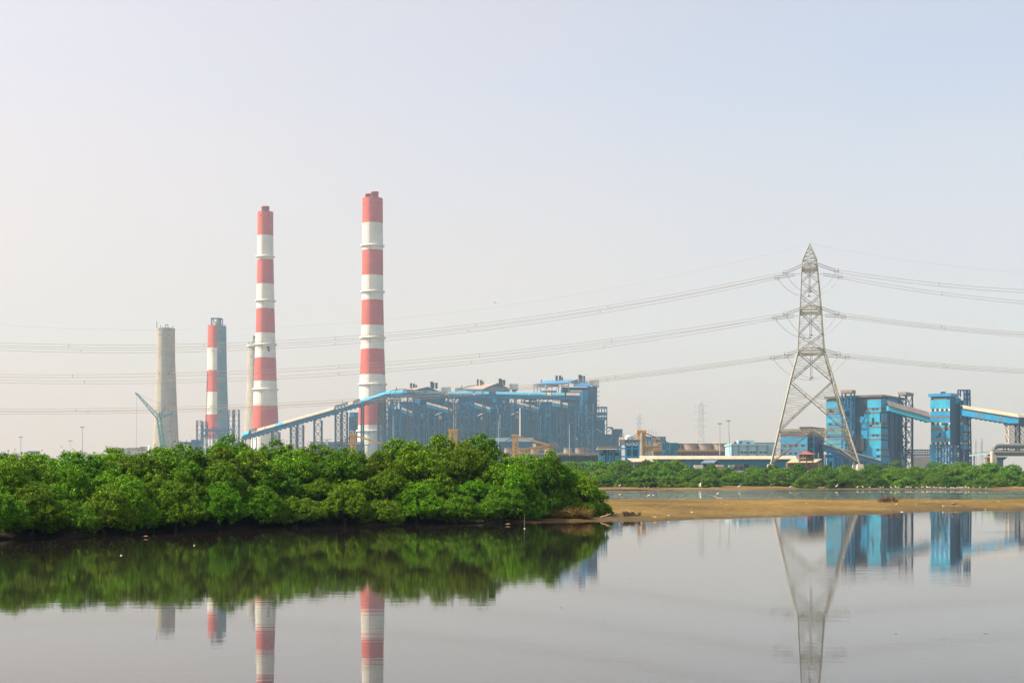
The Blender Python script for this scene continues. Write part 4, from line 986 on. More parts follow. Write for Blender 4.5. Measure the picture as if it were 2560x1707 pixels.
t = reclaimer('big yellow twin legged mast rising behind the blue gatehouse', 720, (1594.5, 1614.5, 1081, 1145),
          [(1612, 1082, 1677, 1109, .45), (1614, 1090, 1660, 1107, .45), (1597, 1083, 1569, 1098, .3), (1597, 1088, 1577, 1099, .3), (1640, 1094, 1652, 1099, .9), (1628, 1095, 1641, 1099, .9)], (1612, 1123, 1655, 1118.5), None, True)
g = MB(); D = 719; g.bar(P(1602.5,1087,D), P(1603,1139,D), 1.1); part(g, 'white_chute', IVORY, t)

def tripper():
    D = 700; t = thing('tripper_machine', 'blue lattice tripper machine standing astride the cream shed roof', 'coal machine', (X(1675,D), D, land_z(D)))
    g = MB()
    for x in (1655, 1666, 1677, 1685, 1694): 
        for dy in (0, 6): g.bar(P(x,1108+(4 if x > 1690 else 0),D+dy), P(x+(2 if x < 1680 else -2),1146,D+dy), .55)
    for y in (1108, 1124.5, 1134, 1143):
        for dy in (0, 6): g.bar(P(1655,y,D+dy), P(1695,y,D+dy), .55)
    for xa, xb in ((1655,1666),(1666,1677),(1677,1685),(1685,1694)):
        for ya, yb in ((1108,1124),(1125,1143)):
            g.bar(P(xa,ya,D-.1), P(xb,yb,D-.1), .35); g.bar(P(xb,ya,D-.1), P(xa,yb,D-.1), .35)
    part(g, 'frame', mat('blue_machine_frame', (0.02, 0.22, 0.36), 0.6, var=0.2), t)
    g = MB(); 
    for r in ((1657, 1666, 1109, 1124), (1675, 1684, 1109, 1123), (1664, 1672, 1126, 1143), (1678, 1684, 1126, 1143)): pxbox(g, *r, D+1.5, 2.5)
    part(g, 'chute', BLUED, t)
    g = MB(); cc = P(1690, 1116, D+4); n = 20; r = 8*D/F
    g.plate([cc+Vector((r*math.cos(2*math.pi*k/n), -3, r*math.sin(2*math.pi*k/n))) for k in range(n)], 4, Vector((0,-1,0))); part(g, 'drum', STEEL, t)
    g = MB()
    for x0 in (1655, 1658): g.bar(P(x0,1124,D-1), P(x0,1152,D-1), .2)
    for k in range(14): g.bar(P(1655,1125+2*k,D-1), P(1658,1125+2*k,D-1), .15)
    part(g, 'ladder', BLUE2, t)
tripper()

# ------------------------------------------------------------------ mechanical-draught cooling towers
def cooling_row(label, D, xs, w, ytop, ystack, ydeck, ybase, xa, xb):
    t = thing('cooling_tower', label, 'cooling tower', (X((xa+xb)/2, D), D, land_z(D)), 'cooling tower rows'); s = D/F
    for x in xs:
        g = MB(); r = w*.5*s; z0, z1 = Z(ystack, D), Z(ytop, D); h = z1-z0
        pr = [(r*(1.0-.20*f+.10*f*f), z0+h*f) for f in [k/8 for k in range(9)]]
        g.lathe((X(x,D), D+r+2), pr+[(pr[-1][0]+.25, z1), (pr[-1][0]+.25, z1+.4), (pr[-1][0]-.6, z1+.4), (pr[-1][0]-.7, z0+1), (.05, z0+1)], 40)
        part(g, 'fan_stack', STACKC, t)
    g = MB(); pxbox(g, xa, xb, ystack, ydeck, D, w*s+5); part(g, 'deck', mat('ochre_deck_cladding', (0.46, 0.29, 0.11), 0.9, var=0.2, scale=0.2), t)
    g = MB(); pxbox(g, xa, xb, ydeck, 0, D+4, w*s-2, zb='g'); part(g, 'louvre_wall', BRICK, t)
    g = MB(); x = xa
    while x <= xb:
        g.bar(P(x, ydeck, D+.4), (X(x,D), D+.4, GZ), .55); x += (xb-xa)/max(8, round((xb-xa)/9))
    g.bar(P(xa, ydeck+.6, D-.2), P(xb, ydeck+.6, D-.2), .5); g.bar(P(xa, ydeck+3.2, D-.2), P(xb, ydeck+3.2, D-.2), .3)
    x = xa
    while x < xb-4: g.bar(P(x, ydeck, D), P(x+4.5, ydeck+9, D), .25); x += 18
    part(g, 'column_frame', RUST, t)
    g = MB()
    for yy in (ystack-2.2, ystack-1.1): g.bar(P(xa, yy, D), P(xb, yy, D), .14)
    x = xa
    while x <= xb: g.bar(P(x, ystack, D), P(x, ystack-2.2, D), .14); x += 4.5
    part(g, 'handrail', YELL, t)
cooling_row('row of brown cooling tower fan stacks left of the pale blue office', 950, (1655, 1690.5, 1728, 1765.5, 1803.5), 41, 1109, 1125, 1129, 1145, 1634, 1825)
cooling_row('row of brown cooling tower fan stacks below the boiler houses', 1150, (1271, 1302, 1337, 1372, 1420, 1449), 22, 1120.5, 1133, 1136, 1150, 1255, 1500)
D = 1140; t = thing('stair_hut', 'small brown stair hut beside the right end of the lower cooling tower row', 'hut', (X(1468,D), D, GZ))
panel(t, 'wall', STACKC, [(1461, 1475, 1117, 1145)], D, 4); panel(t, 'frame', RUST, [(1459, 1477, 1115.5, 1117), (1459, 1477, 1126, 1127), (1460, 1461, 1117, 1145), (1475, 1476, 1117, 1145)], D-1, 6)

# ------------------------------------------------------------------ low buildings between boilers and pylon
def low_buildings():
    D = 1260; t = thing('low_shed', 'long low pale blue shed in front of the middle boiler house', 'shed', (X(1275,D), D, GZ))
    panel(t, 'wall', BLUEW, [(1222, 1332, 1094, 1103.5)], D, 12); panel(t, 'lower_wall', DARKB, [(1222, 1332, 1103.5, 1150)], D+2, 9); panel(t, 'white_block', IVORY, [(1332, 1340, 1109, 1120), (1388, 1394, 1110, 1117)], D-4, 4)
    D = 1150; t = thing('workshop_building', 'pale building with a blue top band and blue columns behind the yellow twin mast', 'plant building', (X(1639,D), D, GZ))
    panel(t, 'wall', mat('pale_grey_wall', (0.50, 0.55, 0.58), .85, var=.08), [(1612, 1664, 1099, 1150)], D, 25); panel(t, 'blue_band', BLUED, [(1611.5, 1664.5, 1091, 1099.5)], D-1.5, 28)
    g = MB()
    for x in (1619, 1630, 1641.5, 1663.5): g.bar(P(x,1099,D-1), P(x,1150,D-1), .9)
    part(g, 'columns', BLUED, t)
    g = MB()
    for x, y in ((1621,1073),(1628,1072),(1634,1078),(1640,1077)): g.bar(P(x,1091,D+9), P(x,y,D+9), .2)
    part(g, 'lightning_rods', STEEL, t)
    D = 1000; t = thing('tank_house', 'pale round topped tank house left of the yellow twin mast', 'plant building', (X(1580,D), D, GZ))
    panel(t, 'wall', IVORY, [(1567, 1596, 1092, 1150)], D, 12); g = MB(); s = D/F; g.lathe((X(1574,D), D+5), [(9*s, Z(1150,D)), (9*s, Z(1090.5,D)), (7*s, Z(1088,D)), (3*s, Z(1087,D)), (.05, Z(1086.8,D))], 24); part(g, 'tank', BLUEW, t)
    # gatehouse with tall frame
    D = 640; z0 = land_z(D); t = thing('pump_house', 'bright blue gatehouse with a white canopy and dark openings', 'building', (X(1525,D), D, z0))
    panel(t, 'wall', BLACK, [(1497.5, 1552, 1124, 1156)], D+1, 8)
    panel(t, 'blue_panel', BLUE, [(1497, 1513, 1138.5, 1156), (1522, 1529, 1138.5, 1156), (1538, 1553, 1138.5, 1156), (1497, 1508, 1125, 1132), (1522, 1529, 1125, 1132), (1538, 1553, 1125, 1131)], D, 1.2)
    panel(t, 'brown_band', BAND, [(1497, 1503, 1132, 1138), (1508, 1513, 1133, 1138), (1522, 1528, 1134, 1138), (1546, 1552, 1132, 1138)], D+.4, .8)
    panel(t, 'canopy', IVORY, [(1492, 1517, 1121, 1123.5), (1518, 1543, 1121, 1123.5)], D-3, 4); panel(t, 'roof_slab', BROWN, [(1496, 1551, 1115, 1120)], D+1, 9)
    panel(t, 'pillar', BLUED, [(1516, 1521, 1124, 1156), (1530, 1536, 1124, 1156)], D-.5, 1.5)
    t = thing('conveyor_head_house', 'dark blue frame house with a heavy brown roof slab left of the yellow twin mast', 'building', (X(1575,D), D, z0))
    panel(t, 'roof_slab', TAN, [(1548, 1564, 1098.5, 1104.5)], D-2, 3); panel(t, 'roof_beam', BROWN, [(1560, 1600, 1098.5, 1105)], D+1, 10); panel(t, 'casing', DARKB, [(1566, 1599, 1114, 1156)], D+2, 8)
    g = MB()
    for x in (1551.5, 1564.5, 1580, 1597): g.bar(P(x,1104,D), P(x,1156,D), .75)
    for y in (1121, 1141): g.bar(P(1552,y,D), P(1598,y,D), .6)
    for xa, xb in ((1552,1564),(1566,1580),(1582,1597)): g.bar(P(xa,1105,D+.3), P(xb,1114,D+.3), .4); g.bar(P(xb,1105,D+.3), P(xa,1114,D+.3), .4)
    for dy in (8,):
        for x in (1552, 1597): g.bar(P(x,1104,D+dy), P(x,1156,D+dy), .6)
    part(g, 'frame', BLUE, t)
    D = 660; t = thing('screen_fence', 'dark green screen fence running left of the blue gatehouse', 'fence', (X(1440,D), D, land_z(D)))
    panel(t, 'screen', NETG, [(1398, 1497, 1139, 1160)], D, .3); g = MB()
    for x in range(1398, 1498, 9): g.bar(P(x,1137.5,D-.3), P(x,1160,D-.3), .25)
    part(g, 'fence_posts', STEEL, t)
    # long shed
    D = 600; z0 = land_z(D); t = thing('long_shed', 'long low shed with cream roof and deep blue wall behind the far mangroves', 'shed', (X(1800,D), D, z0))
    g = MB(); n = 38
    for i in range(n):
        xa = 1600+(1992-1600)*i/n; xb = 1600+(1992-1600)*(i+.985)/n
        g.plate([P(xa,1147,D-1), P(xb,1147,D-1), P(xb-2,1139-(.4 if i%3==0 else 0),D+10), P(xa-2,1139,D+10)], .15)
        g.plate([P(xa-2,1139.2,D+10), P(xb-2,1139.2,D+10), P(xb,1147,D+21), P(xa,1147,D+21)], .15)
    part(g, 'roof', CREAM, t)
    panel(t, 'wall', mat('deep_teal_blue_wall', (0.008, 0.16, 0.27), .7, var=.15, scale=.2, streak=.15), [(1601, 1990, 1147.8, 1170)], D, 20)
    g = MB()
    for x in range(1605, 1990, 16): g.bar(P(x,1147.5,D-.3), P(x,1149.5,D-.3), .25)
    for x in range(1612, 1950, 15): g.plate([P(x,1145.6,D-.1+2.0), P(x+.8,1145.6,D-.1+2.0), P(x-3.4,1140.6,D+8.3), P(x-4.2,1140.6,D+8.3)], .1)
    part(g, 'roof_seams', BROWN, t)
    D = 560; t = thing('lean_to_shed', 'small cream lean-to roof at the left end of the long shed', 'shed', (X(1600,D), D, land_z(D)))
    g = MB(); g.plate([P(1582,1153.5,D-1), P(1637,1153.5,D-1), P(1627,1145,D+7), P(1568,1145,D+7)], .3); part(g, 'roof', CREAM, t); panel(t, 'wall', GREYB, [(1586, 1632, 1154, 1170)], D+.5, 6)
    D = 540; t = thing('tin_hut', 'small grey roofed hut in front of the long shed wall', 'hut', (X(1775,D), D, land_z(D)))
    g = MB(); g.plate([P(1751,1157,D-1), P(1784,1157,D-1), P(1794,1149.5,D+3), P(1762,1149.5,D+3)], .2); g.plate([P(1762,1149.8,D+3), P(1794,1149.8,D+3), P(1802,1157,D+8), P(1770,1157,D+8)], .2); part(g, 'roof', GREYB, t)
    g = MB(); pxbox(g, 1756, 1800, 1157, 1172, D+1, 5); part(g, 'wall', DARKB, t)
    for lab, r, m in (('white boundary wall panel left of the small palm, below the tin hut', (1736, 1758, 1162, 1168), IVORY), ('cream boundary wall panel right of the small palm', (1791, 1809, 1161, 1168), CREAMC), ('pale green container among the boundary walls', (1822, 1833, 1162, 1168), mat('pale_green_paint', (.32,.52,.40), .8))):
        D = 500; g = MB(); pxbox(g, r[0], r[1], r[2], r[3]+6, D, 1.5); solo(g, 'boundary_wall' if 'wall panel' in lab else 'container', m, (X(r[0],D), D, Z(r[3]+6,D)), lab, 'wall' if 'wall panel' in lab else 'container')
    D = 502; t = thing('parked_truck', 'dark truck body parked behind the far mangroves, right of the green container', 'truck', (X(1850,D), D, land_z(D)))
    g = MB(); pxbox(g, 1836, 1860, 1160.5, 1168, D, 2.4); part(g, 'cargo_body', mat('grey_tarpaulin', (.16,.15,.15), .9), t); g = MB(); pxbox(g, 1860, 1872, 1159.5, 1168, D, 2.4); part(g, 'cab', BLACK, t)
    for x in (1840, 1853, 1866):
        g = MB(); r = .55; c = P(x, 1169, D-.1); g.plate([c+Vector((r*math.cos(a*.5236),0,r*math.sin(a*.5236))) for a in range(12)], .4, Vector((0,-1,0))); part(g, 'wheel', BLACK, t)
    D = 470; t = thing('pipe_fence', 'rusty low pipe rail on posts behind the far bushes', 'fence', (X(1815,D), D, land_z(D)))
    g = MB(); g.bar(P(1789,1168.5,D), P(1872,1168.5,D), .35); part(g, 'rail', RUST, t)
    for x in (1790, 1817, 1842): g = MB(); g.bar(P(x,1168.5,D+.05), (X(x,D),D,land_z(D)), .3); part(g, 'post', RUST, t)
    # pale blue office
    D = 690; t = thing('office_block', 'pale blue flat roofed office with three window bays', 'office', (X(1880,D), D, land_z(D)))
    panel(t, 'wall', BLUEW, [(1830, 1919, 1113, 1150)], D, 22); panel(t, 'parapet', BLUEW, [(1828.5, 1920.3, 1108.5, 1113)], D-.6, 23)
    panel(t, 'pillar', mat('grey_blue_pillar', (.16,.36,.46), .8, var=.1), [(1829, 1832, 1113, 1150), (1845, 1848.5, 1113, 1150), (1867, 1871.5, 1113, 1150), (1890.5, 1895, 1113, 1150), (1916, 1919.5, 1113, 1150)], D-.4, 1)
    for x in (1851.5, 1861, 1874.5, 1883.5, 1899.5, 1910):
        g = MB(); pxbox(g, x, x+6.5, 1128.5, 1132, D-.12, .3); w = part(g, 'window', GLASS, t); g = MB(); pxbox(g, x-.6, x+7.1, 1127.3, 1128.5, D-.9, 1); part(g, 'sun_shade', PALE, w)
    panel(t, 'penthouse', BLUEW, [(1846, 1886, 1100.5, 1108.5)], D+6, 7); panel(t, 'side_wing', BLUEW, [(1919.5, 1940, 1109, 1150)], D+3, 18); panel(t, 'wing_roof', BROWN, [(1886, 1941, 1106, 1108.3)], D+6, 14)
    panel(t, 'roof_junk', RUST, [(1836, 1842, 1104, 1108.5)], D+3, 2); panel(t, 'window_hole', GLASS, [(1852, 1855.5, 1104, 1107), (1870.5, 1875, 1105, 1108), (1843, 1844, 1128, 1130.5)], D-.1, 6.3)
    # lookout hut
    D = 510; z0 = land_z(D); t = thing('lookout_hut', 'red roofed brown lookout hut on stilts under the big pylon', 'hut', (X(2016,D), D, z0)); s = D/F
    g = MB(); ap = P(2016,1127.5,D+2.5)
    cr = [P(1990,1135.2,D-1), P(2032,1135.2,D-1), P(2040,1134.5,D+6), P(2000,1134.5,D+6)]
    for i in range(4): g.plate([cr[i], cr[(i+1)%4], ap], .18)
    part(g, 'roof', REDROOF, t)
    panel(t, 'wall', HUTW, [(2001, 2034, 1135, 1152)], D+.6, 4.2); panel(t, 'balcony', CREAMC, [(1999, 2017, 1142.5, 1148)], D-.6, .35)
    g = MB()
    for x in (1999.5, 2016.5, 2032): g.bar(P(x,1135,D-.5), (X(x,D-.5),D-.5,z0), .35)
    g.bar(P(1999,1148.5,D-.5), P(2036,1148.5,D-.5), .3); part(g, 'stilts', HUTW, t)
    for x in (2005.5, 2022): g = MB(); pxbox(g, x, x+4, 1136.8, 1141.5, D+.45, .3); part(g, 'window', IVORY if x < 2010 else GLASS, t)
    D = 530; t = thing('verandah_roof', 'tan lean-to roof on brown posts beside the lookout hut', 'shed', (X(2020,D), D, land_z(D)))
    g = MB(); g.plate([P(1966,1156,D-1), P(2040,1155,D-1), P(2055,1147,D+6), P(1980,1147,D+6)], .25); part(g, 'roof', mat('dusty_tan_roof', (.50,.36,.20), .9, var=.15), t)
    panel(t, 'wall', HUTW, [(1970, 2050, 1157, 1170)], D+1, 4); g = MB()
    for x in (1968, 1990, 2015, 2040, 2052): g.bar(P(x,1156,D-.8), (X(x,D),D-.8,land_z(D)), .3)
    part(g, 'posts', HUTW, t)
low_buildings()

# ------------------------------------------------------------------ corner-on blue towers
class Corner:
    """a building seen corner-on: near edge at pixel px, D metres away, turned by th"""
    def __init__(self, px, D, th):
        self.c = Vector((X(px, D), D, 0)); self.e1 = Vector((-math.cos(th), math.sin(th), 0)); self.e2 = Vector((math.sin(th), math.cos(th), 0))
        self.n1 = Vector((-math.sin(th), -math.cos(th), 0)); self.n2 = Vector((math.cos(th), -math.sin(th), 0))
    def u(self, px, face):
        k = (px-CX)/F; e = self.e1 if face == 1 else self.e2
        return (k*self.c.y-self.c.x)/(e.x-k*e.y)
    def pt(self, u, z, face, off=0.0):
        e, n = (self.e1, self.n1) if face == 1 else (self.e2, self.n2); p = self.c+e*u+n*off; p.z = z; return p
    def rect(self, g, px0, px1, py0, py1, face, off=.25, th=.3, mi=None):
        ua, ub = sorted((self.u(px0, face), self.u(px1, face))); y = self.c.y+(self.e1 if face == 1 else self.e2).y*(ua+ub)/2
        self.urect(g, ua, ub, Z(py1, y), Z(py0, y), face, off, th, mi)
    def urect(self, g, ua, ub, z0, z1, face, off=.25, th=.3, mi=None):
        q = [self.pt(ua,z0,face,off), self.pt(ub,z0,face,off), self.pt(ub,z0,face,off-th), self.pt(ua,z0,face,off-th)]
        if face == 1: q = q[::-1]
        g.hexa(q, [p+Vector((0,0,z1-z0)) for p in q], mi)
    def block(self, g, u1, u2, z0, z1, s1=0, s2=0, mi=None):
        q = [self.c+self.e1*a+self.e2*b for a, b in ((u1,s2),(s1,s2),(s1,u2),(u1,u2))]
        g.hexa([Vector((p.x,p.y,z0)) for p in q], [Vector((p.x,p.y,z1)) for p in q], mi)

def crusher_house():
    D = 800; K = Corner(2203.5, D, R(33)); z0 = land_z(D); zt = Z(992, D)
    t = thing('crusher_house', 'big sky blue crusher house with missing panels and two roof canopies', 'plant building', (K.c.x, K.c.y, z0))
    L = K.u(2065, 1); W = K.u(2258, 2)
    g = MB(); K.block(g, L-.2, W-.2, z0, zt-.5, .2, .2); part(g, 'core', DARK, t)
    g = MB(); K.block(g, L+.8, W+.8, zt, zt+1.3, -.8, -.8); part(g, 'roof', BROWN, t)
    def pn(name, m, rects, face, off=.25, th=.3):
        for r in rects: g = MB(); K.rect(g, *r, face, off, th); part(g, name, m, t)
    pn('cladding', BLUE2, [(2065.3,2096,1003,1021), (2066,2100,1047,1057), (2066,2110,1071,1086), (2065.5,2112,1100,1110), (2066,2120,1111,1124), (2169,2203.3,1000,1019), (2165,2203,1025,1030), (2161,2200,1034,1055),
       (2174,2203,1070,1085), (2181,2203.3,1061,1066), (2170,2203.3,1101,1121), (2191,2203,1127,1137), (2195,2203,1143,1158), (2166,2203,1090.5,1096.5)], 1)
    pn('cladding', BLUE, [(2065.5,2100,1036,1056.6), (2066,2104,1063,1069), (2065.5,2110,1079,1086), (2066,2114,1093,1098), (2111,2121,1001,1020), (2153,2174,1056,1096), (2150,2160,1041,1056), (2164,2171,1101,1121), (2155,2192,1121,1143), (2190,2203,1143,1150),
       (2100,2112,1036,1060), (2066,2130,1124,1150), (2085,2100,1027,1033)], 1, .22)
    pn('masonry_band', BAND, [(2066,2113,1021.5,1027), (2066,2100,1031,1034.5), (2066,2110,1057.5,1062), (2066,2114,1069,1071), (2066,2114,1087,1091), (2066,2116,1098.5,1100.5), (2167,2203,1019.5,1025), (2162,2200,1030.5,1033.5),
       (2174,2203,1055.5,1061), (2174,2203,1066.5,1069.5), (2174,2203,1085.5,1090), (2166,2203,1097,1100.5), (2189,2203,1121.5,1126), (2192,2203,1137.5,1142.5), (2168,2203,996,1000)], 1, .18)
    for (a, b, y0, y1) in ((2074,2078,1022.5,1026), (2074,2078,1058,1062), (2090,2094,1058,1062), (2181,2186,1020,1024.5), (2190.5,2195,1020,1024.5), (2180.5,2185,1044,1061), (2190,2195.5,1056,1060.5), (2181,2186,1085.5,1090), (2190.5,2195.5,1085.5,1090), (2191.5,2196.5,1122,1126), (2192,2199.5,1137,1142.5)):
        g = MB(); K.rect(g, a, b, y0, y1, 1, .42, .3); part(g, 'window_opening', BLACK, t)
    pn('cladding', BLUE, [(2204,2219,997,1019), (2220,2252,997,1010), (2204,2219,1025,1030), (2204,2217,1033,1055), (2204,2219,1062,1066), (2204,2219,1071,1085), (2204,2219,1092,1097), (2204,2219,1101,1121), (2204,2222,1127,1138), (2204,2224,1143,1158)], 2)
    pn('shade_dark_cladding', DARKB, [(2224,2234,1033,1150), (2237,2256,1030,1085), (2238,2257,1090,1125), (2221,2236,1012,1030)], 2)  # dark blue sheets put the shade of this side into the colour
    pn('masonry_band', BAND, [(2204,2219,1019.5,1024.5), (2204,2218,1055.5,1061), (2204,2219,1085.5,1091), (2204,2222,1121.5,1126.5), (2204,2223,1138,1142.5)], 2, .18)
    # stair tower with canopy, on the lit face
    def stair(xa, xb, face, yt, off, name):
        ua, ub = sorted((K.u(xa, face), K.u(xb, face))); zz = Z(yt, D+8); g = MB()
        q = [K.pt(ua,0,face,off), K.pt(ub,0,face,off), K.pt(ub,0,face,.6), K.pt(ua,0,face,.6)]
        g.lattice([Vector((p.x,p.y,z0)) for p in q], [Vector((p.x,p.y,zz)) for p in q], 5, .75, .3, x=False)
        n = 14
        for k in range(n):
            a = q[0].lerp(q[3], .5) if k % 2 else q[1].lerp(q[2], .5); b = q[1].lerp(q[2], .5) if k % 2 else q[0].lerp(q[3], .5)
            g.bar((a.x,a.y,z0+(zt-z0)*k/n), (b.x,b.y,z0+(zt-z0)*(k+1)/n), .7, .25)
        part(g, name, BLUED if face == 1 else DARKB, t)  # darker steel on the side away from the sun, shade in the colour
        g = MB(); cc = (q[0]+q[1]+q[2]+q[3])/4; q2 = [cc+(p-cc)*1.22 for p in q]
        g.hexa([Vector((p.x,p.y,zz)) for p in q2], [Vector((p.x,p.y,zz+1.7)) for p in q2]); part(g, 'roof_canopy', TAN, t)
    stair(2114, 2137, 1, 983, 6.0, 'stair_tower')
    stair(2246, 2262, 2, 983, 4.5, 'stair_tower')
    g = MB(); p0 = K.pt(W+1.5, 0, 2, 4.2)
    for k in range(2): g.bar((p0.x+k*1.3,p0.y,z0), (p0.x+k*1.3,p0.y,Z(1006,D+15)), .25)
    zz = z0
    while zz < Z(1006, D+15): g.bar((p0.x,p0.y,zz), (p0.x+1.3,p0.y,zz), .16); zz += 1.1
    part(g, 'ladder', STEEL, t)
    g = MB(); K.rect(g, 2141, 2164, 1096, 1126, 1, 3.2, 3.0); part(g, 'dark_annex', mat('sooty_sheet', (.03,.025,.035), .8, var=.3), t)
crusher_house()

def transfer_tower():
    D = 790; K = Corner(2375.6, D, R(35)); z0 = land_z(D); zc = Z(1110.5, D); zt = Z(991, D)
    t = thing('transfer_tower', 'tall sky blue transfer tower with white framed window rows on lattice legs', 'plant building', (K.c.x, K.c.y, z0))
    L = K.u(2326, 1); W = K.u(2402, 2)
    g = MB(); K.block(g, L-.2, W, zc, zt, .2, .2); part(g, 'core', DARKB, t)
    g = MB(); K.block(g, L+1, W-6, zt+.2, zt+1.9, -.8, -.8); part(g, 'roof', BLUE, t)
    def pn(name, m, rects, face, off=.25, th=.3):
        for r in rects: g = MB(); K.rect(g, *r, face, off, th); part(g, name, m, t)
    pn('cladding', BLUE2, [(2326,2375.4,999,1021), (2327.5,2374,1062,1069)], 1); pn('cladding', BLUE, [(2326,2375.4,1028,1040), (2326.5,2375.4,1045,1056), (2327.5,2375.4,1076,1095.5), (2328,2375.4,1099.5,1104.5)], 1, .22)
    pn('masonry_band', BAND, [(2327,2375,1040.4,1044.6), (2328,2375,1069.4,1075.6), (2328.5,2375,1095.8,1099.2), (2334,2368,995,998.5)], 1, .18)
    pn('window_band', IVORY, [(2327,2375.2,1021.5,1027.5), (2328,2375.2,1056.2,1061.8), (2329,2375.2,1104.8,1110.4)], 1, .18)
    for (a, b, y) in [(2329.5,2335.5,1021.8), (2341,2347,1021.8), (2352.5,2359,1021.8), (2364,2370,1021.8), (2330,2336.5,1056.6), (2342,2348,1056.6), (2353.5,2371,1056.6), (2331.5,2337.5,1105), (2342.5,2349,1105), (2354,2360,1105), (2365,2371,1105)]:
        g = MB(); K.rect(g, a, b, y, y+5.2, 1, .32, .2); part(g, 'window', BLACK, t)
    g = MB()
    for r in ((2348,2352.5,1081.5,1090), (2344,2351,1089,1092), (2341,2350,1090.5,1092.5), (2362,2368,1060,1075), (2356,2364,1091,1092)): K.rect(g, *r, 1, .5, .2)
    K.rect(g, 2362.5, 2363.3, 1056, 1108, 1, .6, .4); part(g, 'torn_holes', BLACK, t)
    pn('shade_dark_cladding', DARKB, [(2376,2383,1000,1110)], 2); pn('cladding', BLUE, [(2388,2401,996,1010)], 2);  # dark strip on the shaded face, its shade painted as colour
    # second block, behind to the right
    K2 = Corner(2407, D+9, R(35)); z1 = Z(1123, D+9); L2 = K2.u(2401.5, 1); W2 = K2.u(2421, 2)
    g = MB(); K2.block(g, L2, W2, z1, Z(1000,D+9), .2, .2); part(g, 'rear_block', DARKB, t)
    g = MB()
    for r in ((2401.5,2406.8,1028,1040), (2401.5,2406.8,1045,1055), (2401.5,2406.8,1062,1095), (2401.5,2406.8,1099,1104), (2401.5,2406.8,1110,1122)): g = MB(); K2.rect(g, *r, 1); part(g, 'cladding', BLUE, t)
    for r in ((2401.5,2406.8,1020,1027), (2401.5,2406.8,1055.5,1061.5), (2401.5,2406.8,1104.5,1109.5)): g = MB(); K2.rect(g, *r, 1, .2); part(g, 'window_band', IVORY, t)
    for r in ((2408,2420,1062,1078), (2408,2420,1089,1101), (2408,2420,1110,1122), (2408,2415,1000,1015)): g = MB(); K2.rect(g, *r, 2); part(g, 'cladding', BLUE, t)
    for (a, b, y) in ((2409,2412,1082), (2414,2417,1082), (2409,2412,1105), (2415,2418,1105)): g = MB(); K2.rect(g, a, b, y, y+5, 2, .3, .3); part(g, 'window', CREAMC, t)
    # lattice legs under both blocks
    g = MB(); nb = 3
    us = [0.4, L*.33, L*.66, L-.4]; vs = [.4, W*.33, W*.66, W-.4]
    for i, a in enumerate(us):
        for j, b in enumerate(vs):
            p = K.c+K.e1*a+K.e2*b; g.bar((p.x,p.y,z0), (p.x,p.y,zc), .9 if i in (0, 3) else .6)
    def xface(pa, pb, bays):
        for k in range(bays):
            za, zb = z0+(zc-z0)*k/bays, z0+(zc-z0)*(k+1)/bays
            g.bar((pa.x,pa.y,za), (pb.x,pb.y,zb), .35); g.bar((pb.x,pb.y,za), (pa.x,pa.y,zb), .35); g.bar((pa.x,pa.y,zb-.2), (pb.x,pb.y,zb-.2), .5)
    for i in range(3):
        for b in (vs[0], vs[-1]): xface(K.c+K.e1*us[i]+K.e2*b, K.c+K.e1*us[i+1]+K.e2*b, nb)
        for a in (us[0], us[-1]): xface(K.c+K.e1*a+K.e2*vs[i], K.c+K.e1*a+K.e2*vs[i+1], nb)
    part(g, 'leg_frame', BLUED, t)
    g = MB(); p = K.c+K.e1*(L*.72)+K.e2*2
    g.hexa([(p.x-3,p.y-1,z0+1),(p.x-.5,p.y-1,z0+1),(p.x-.5,p.y+1,z0+1),(p.x-3,p.y+1,z0+1)], [(p.x-4,p.y-1,zc),(p.x-1.8,p.y-1,zc),(p.x-1.8,p.y+1,zc),(p.x-4,p.y+1,zc)]); part(g, 'chute', BLUE, t)
    g = MB(); q = [K2.c+K2.e1*a+K2.e2*b for a, b in ((L2,0.5),(0.2,.5),(.2,W2),(L2,W2))]
    g.lattice([Vector((p.x,p.y,z0)) for p in q], [Vector((p.x,p.y,z1)) for p in q], 3, .7, .35)
    part(g, 'rear_legs', DARKB, t)
    g = MB(); d = D+16; xs = (2419, 2427.5)
    b = [(X(2419,d),d,z0),(X(2428.5,d),d,z0),(X(2428.5,d),d+4,z0),(X(2419,d),d+4,z0)]; tp = [(X(2415.5,d),d,Z(975,d)),(X(2424.5,d),d,Z(975,d)),(X(2424.5,d),d+4,Z(975,d)),(X(2415.5,d),d+4,Z(975,d))]
    g.lattice(b, tp, 13, .7, .35, x=False)
    for x in (2394.5, 2401): g.bar(P(x,975.5,d), P(x,992,d), .6)
    g.bar(P(2394,975.5,d), P(2424.5,975.5,d), .8); g.bar(P(2394.5,976,d), P(2401,990,d), .3)
    part(g, 'stair_tower', DARKB, t)
    g = MB(); p = K.pt(L*.45, 0, 1, -3); g.box(p.x-1.2, p.x+1.2, p.y-1, p.y+1, zt+1.9, zt+3.0); part(g, 'roof_vent', DARK, t)
transfer_tower()

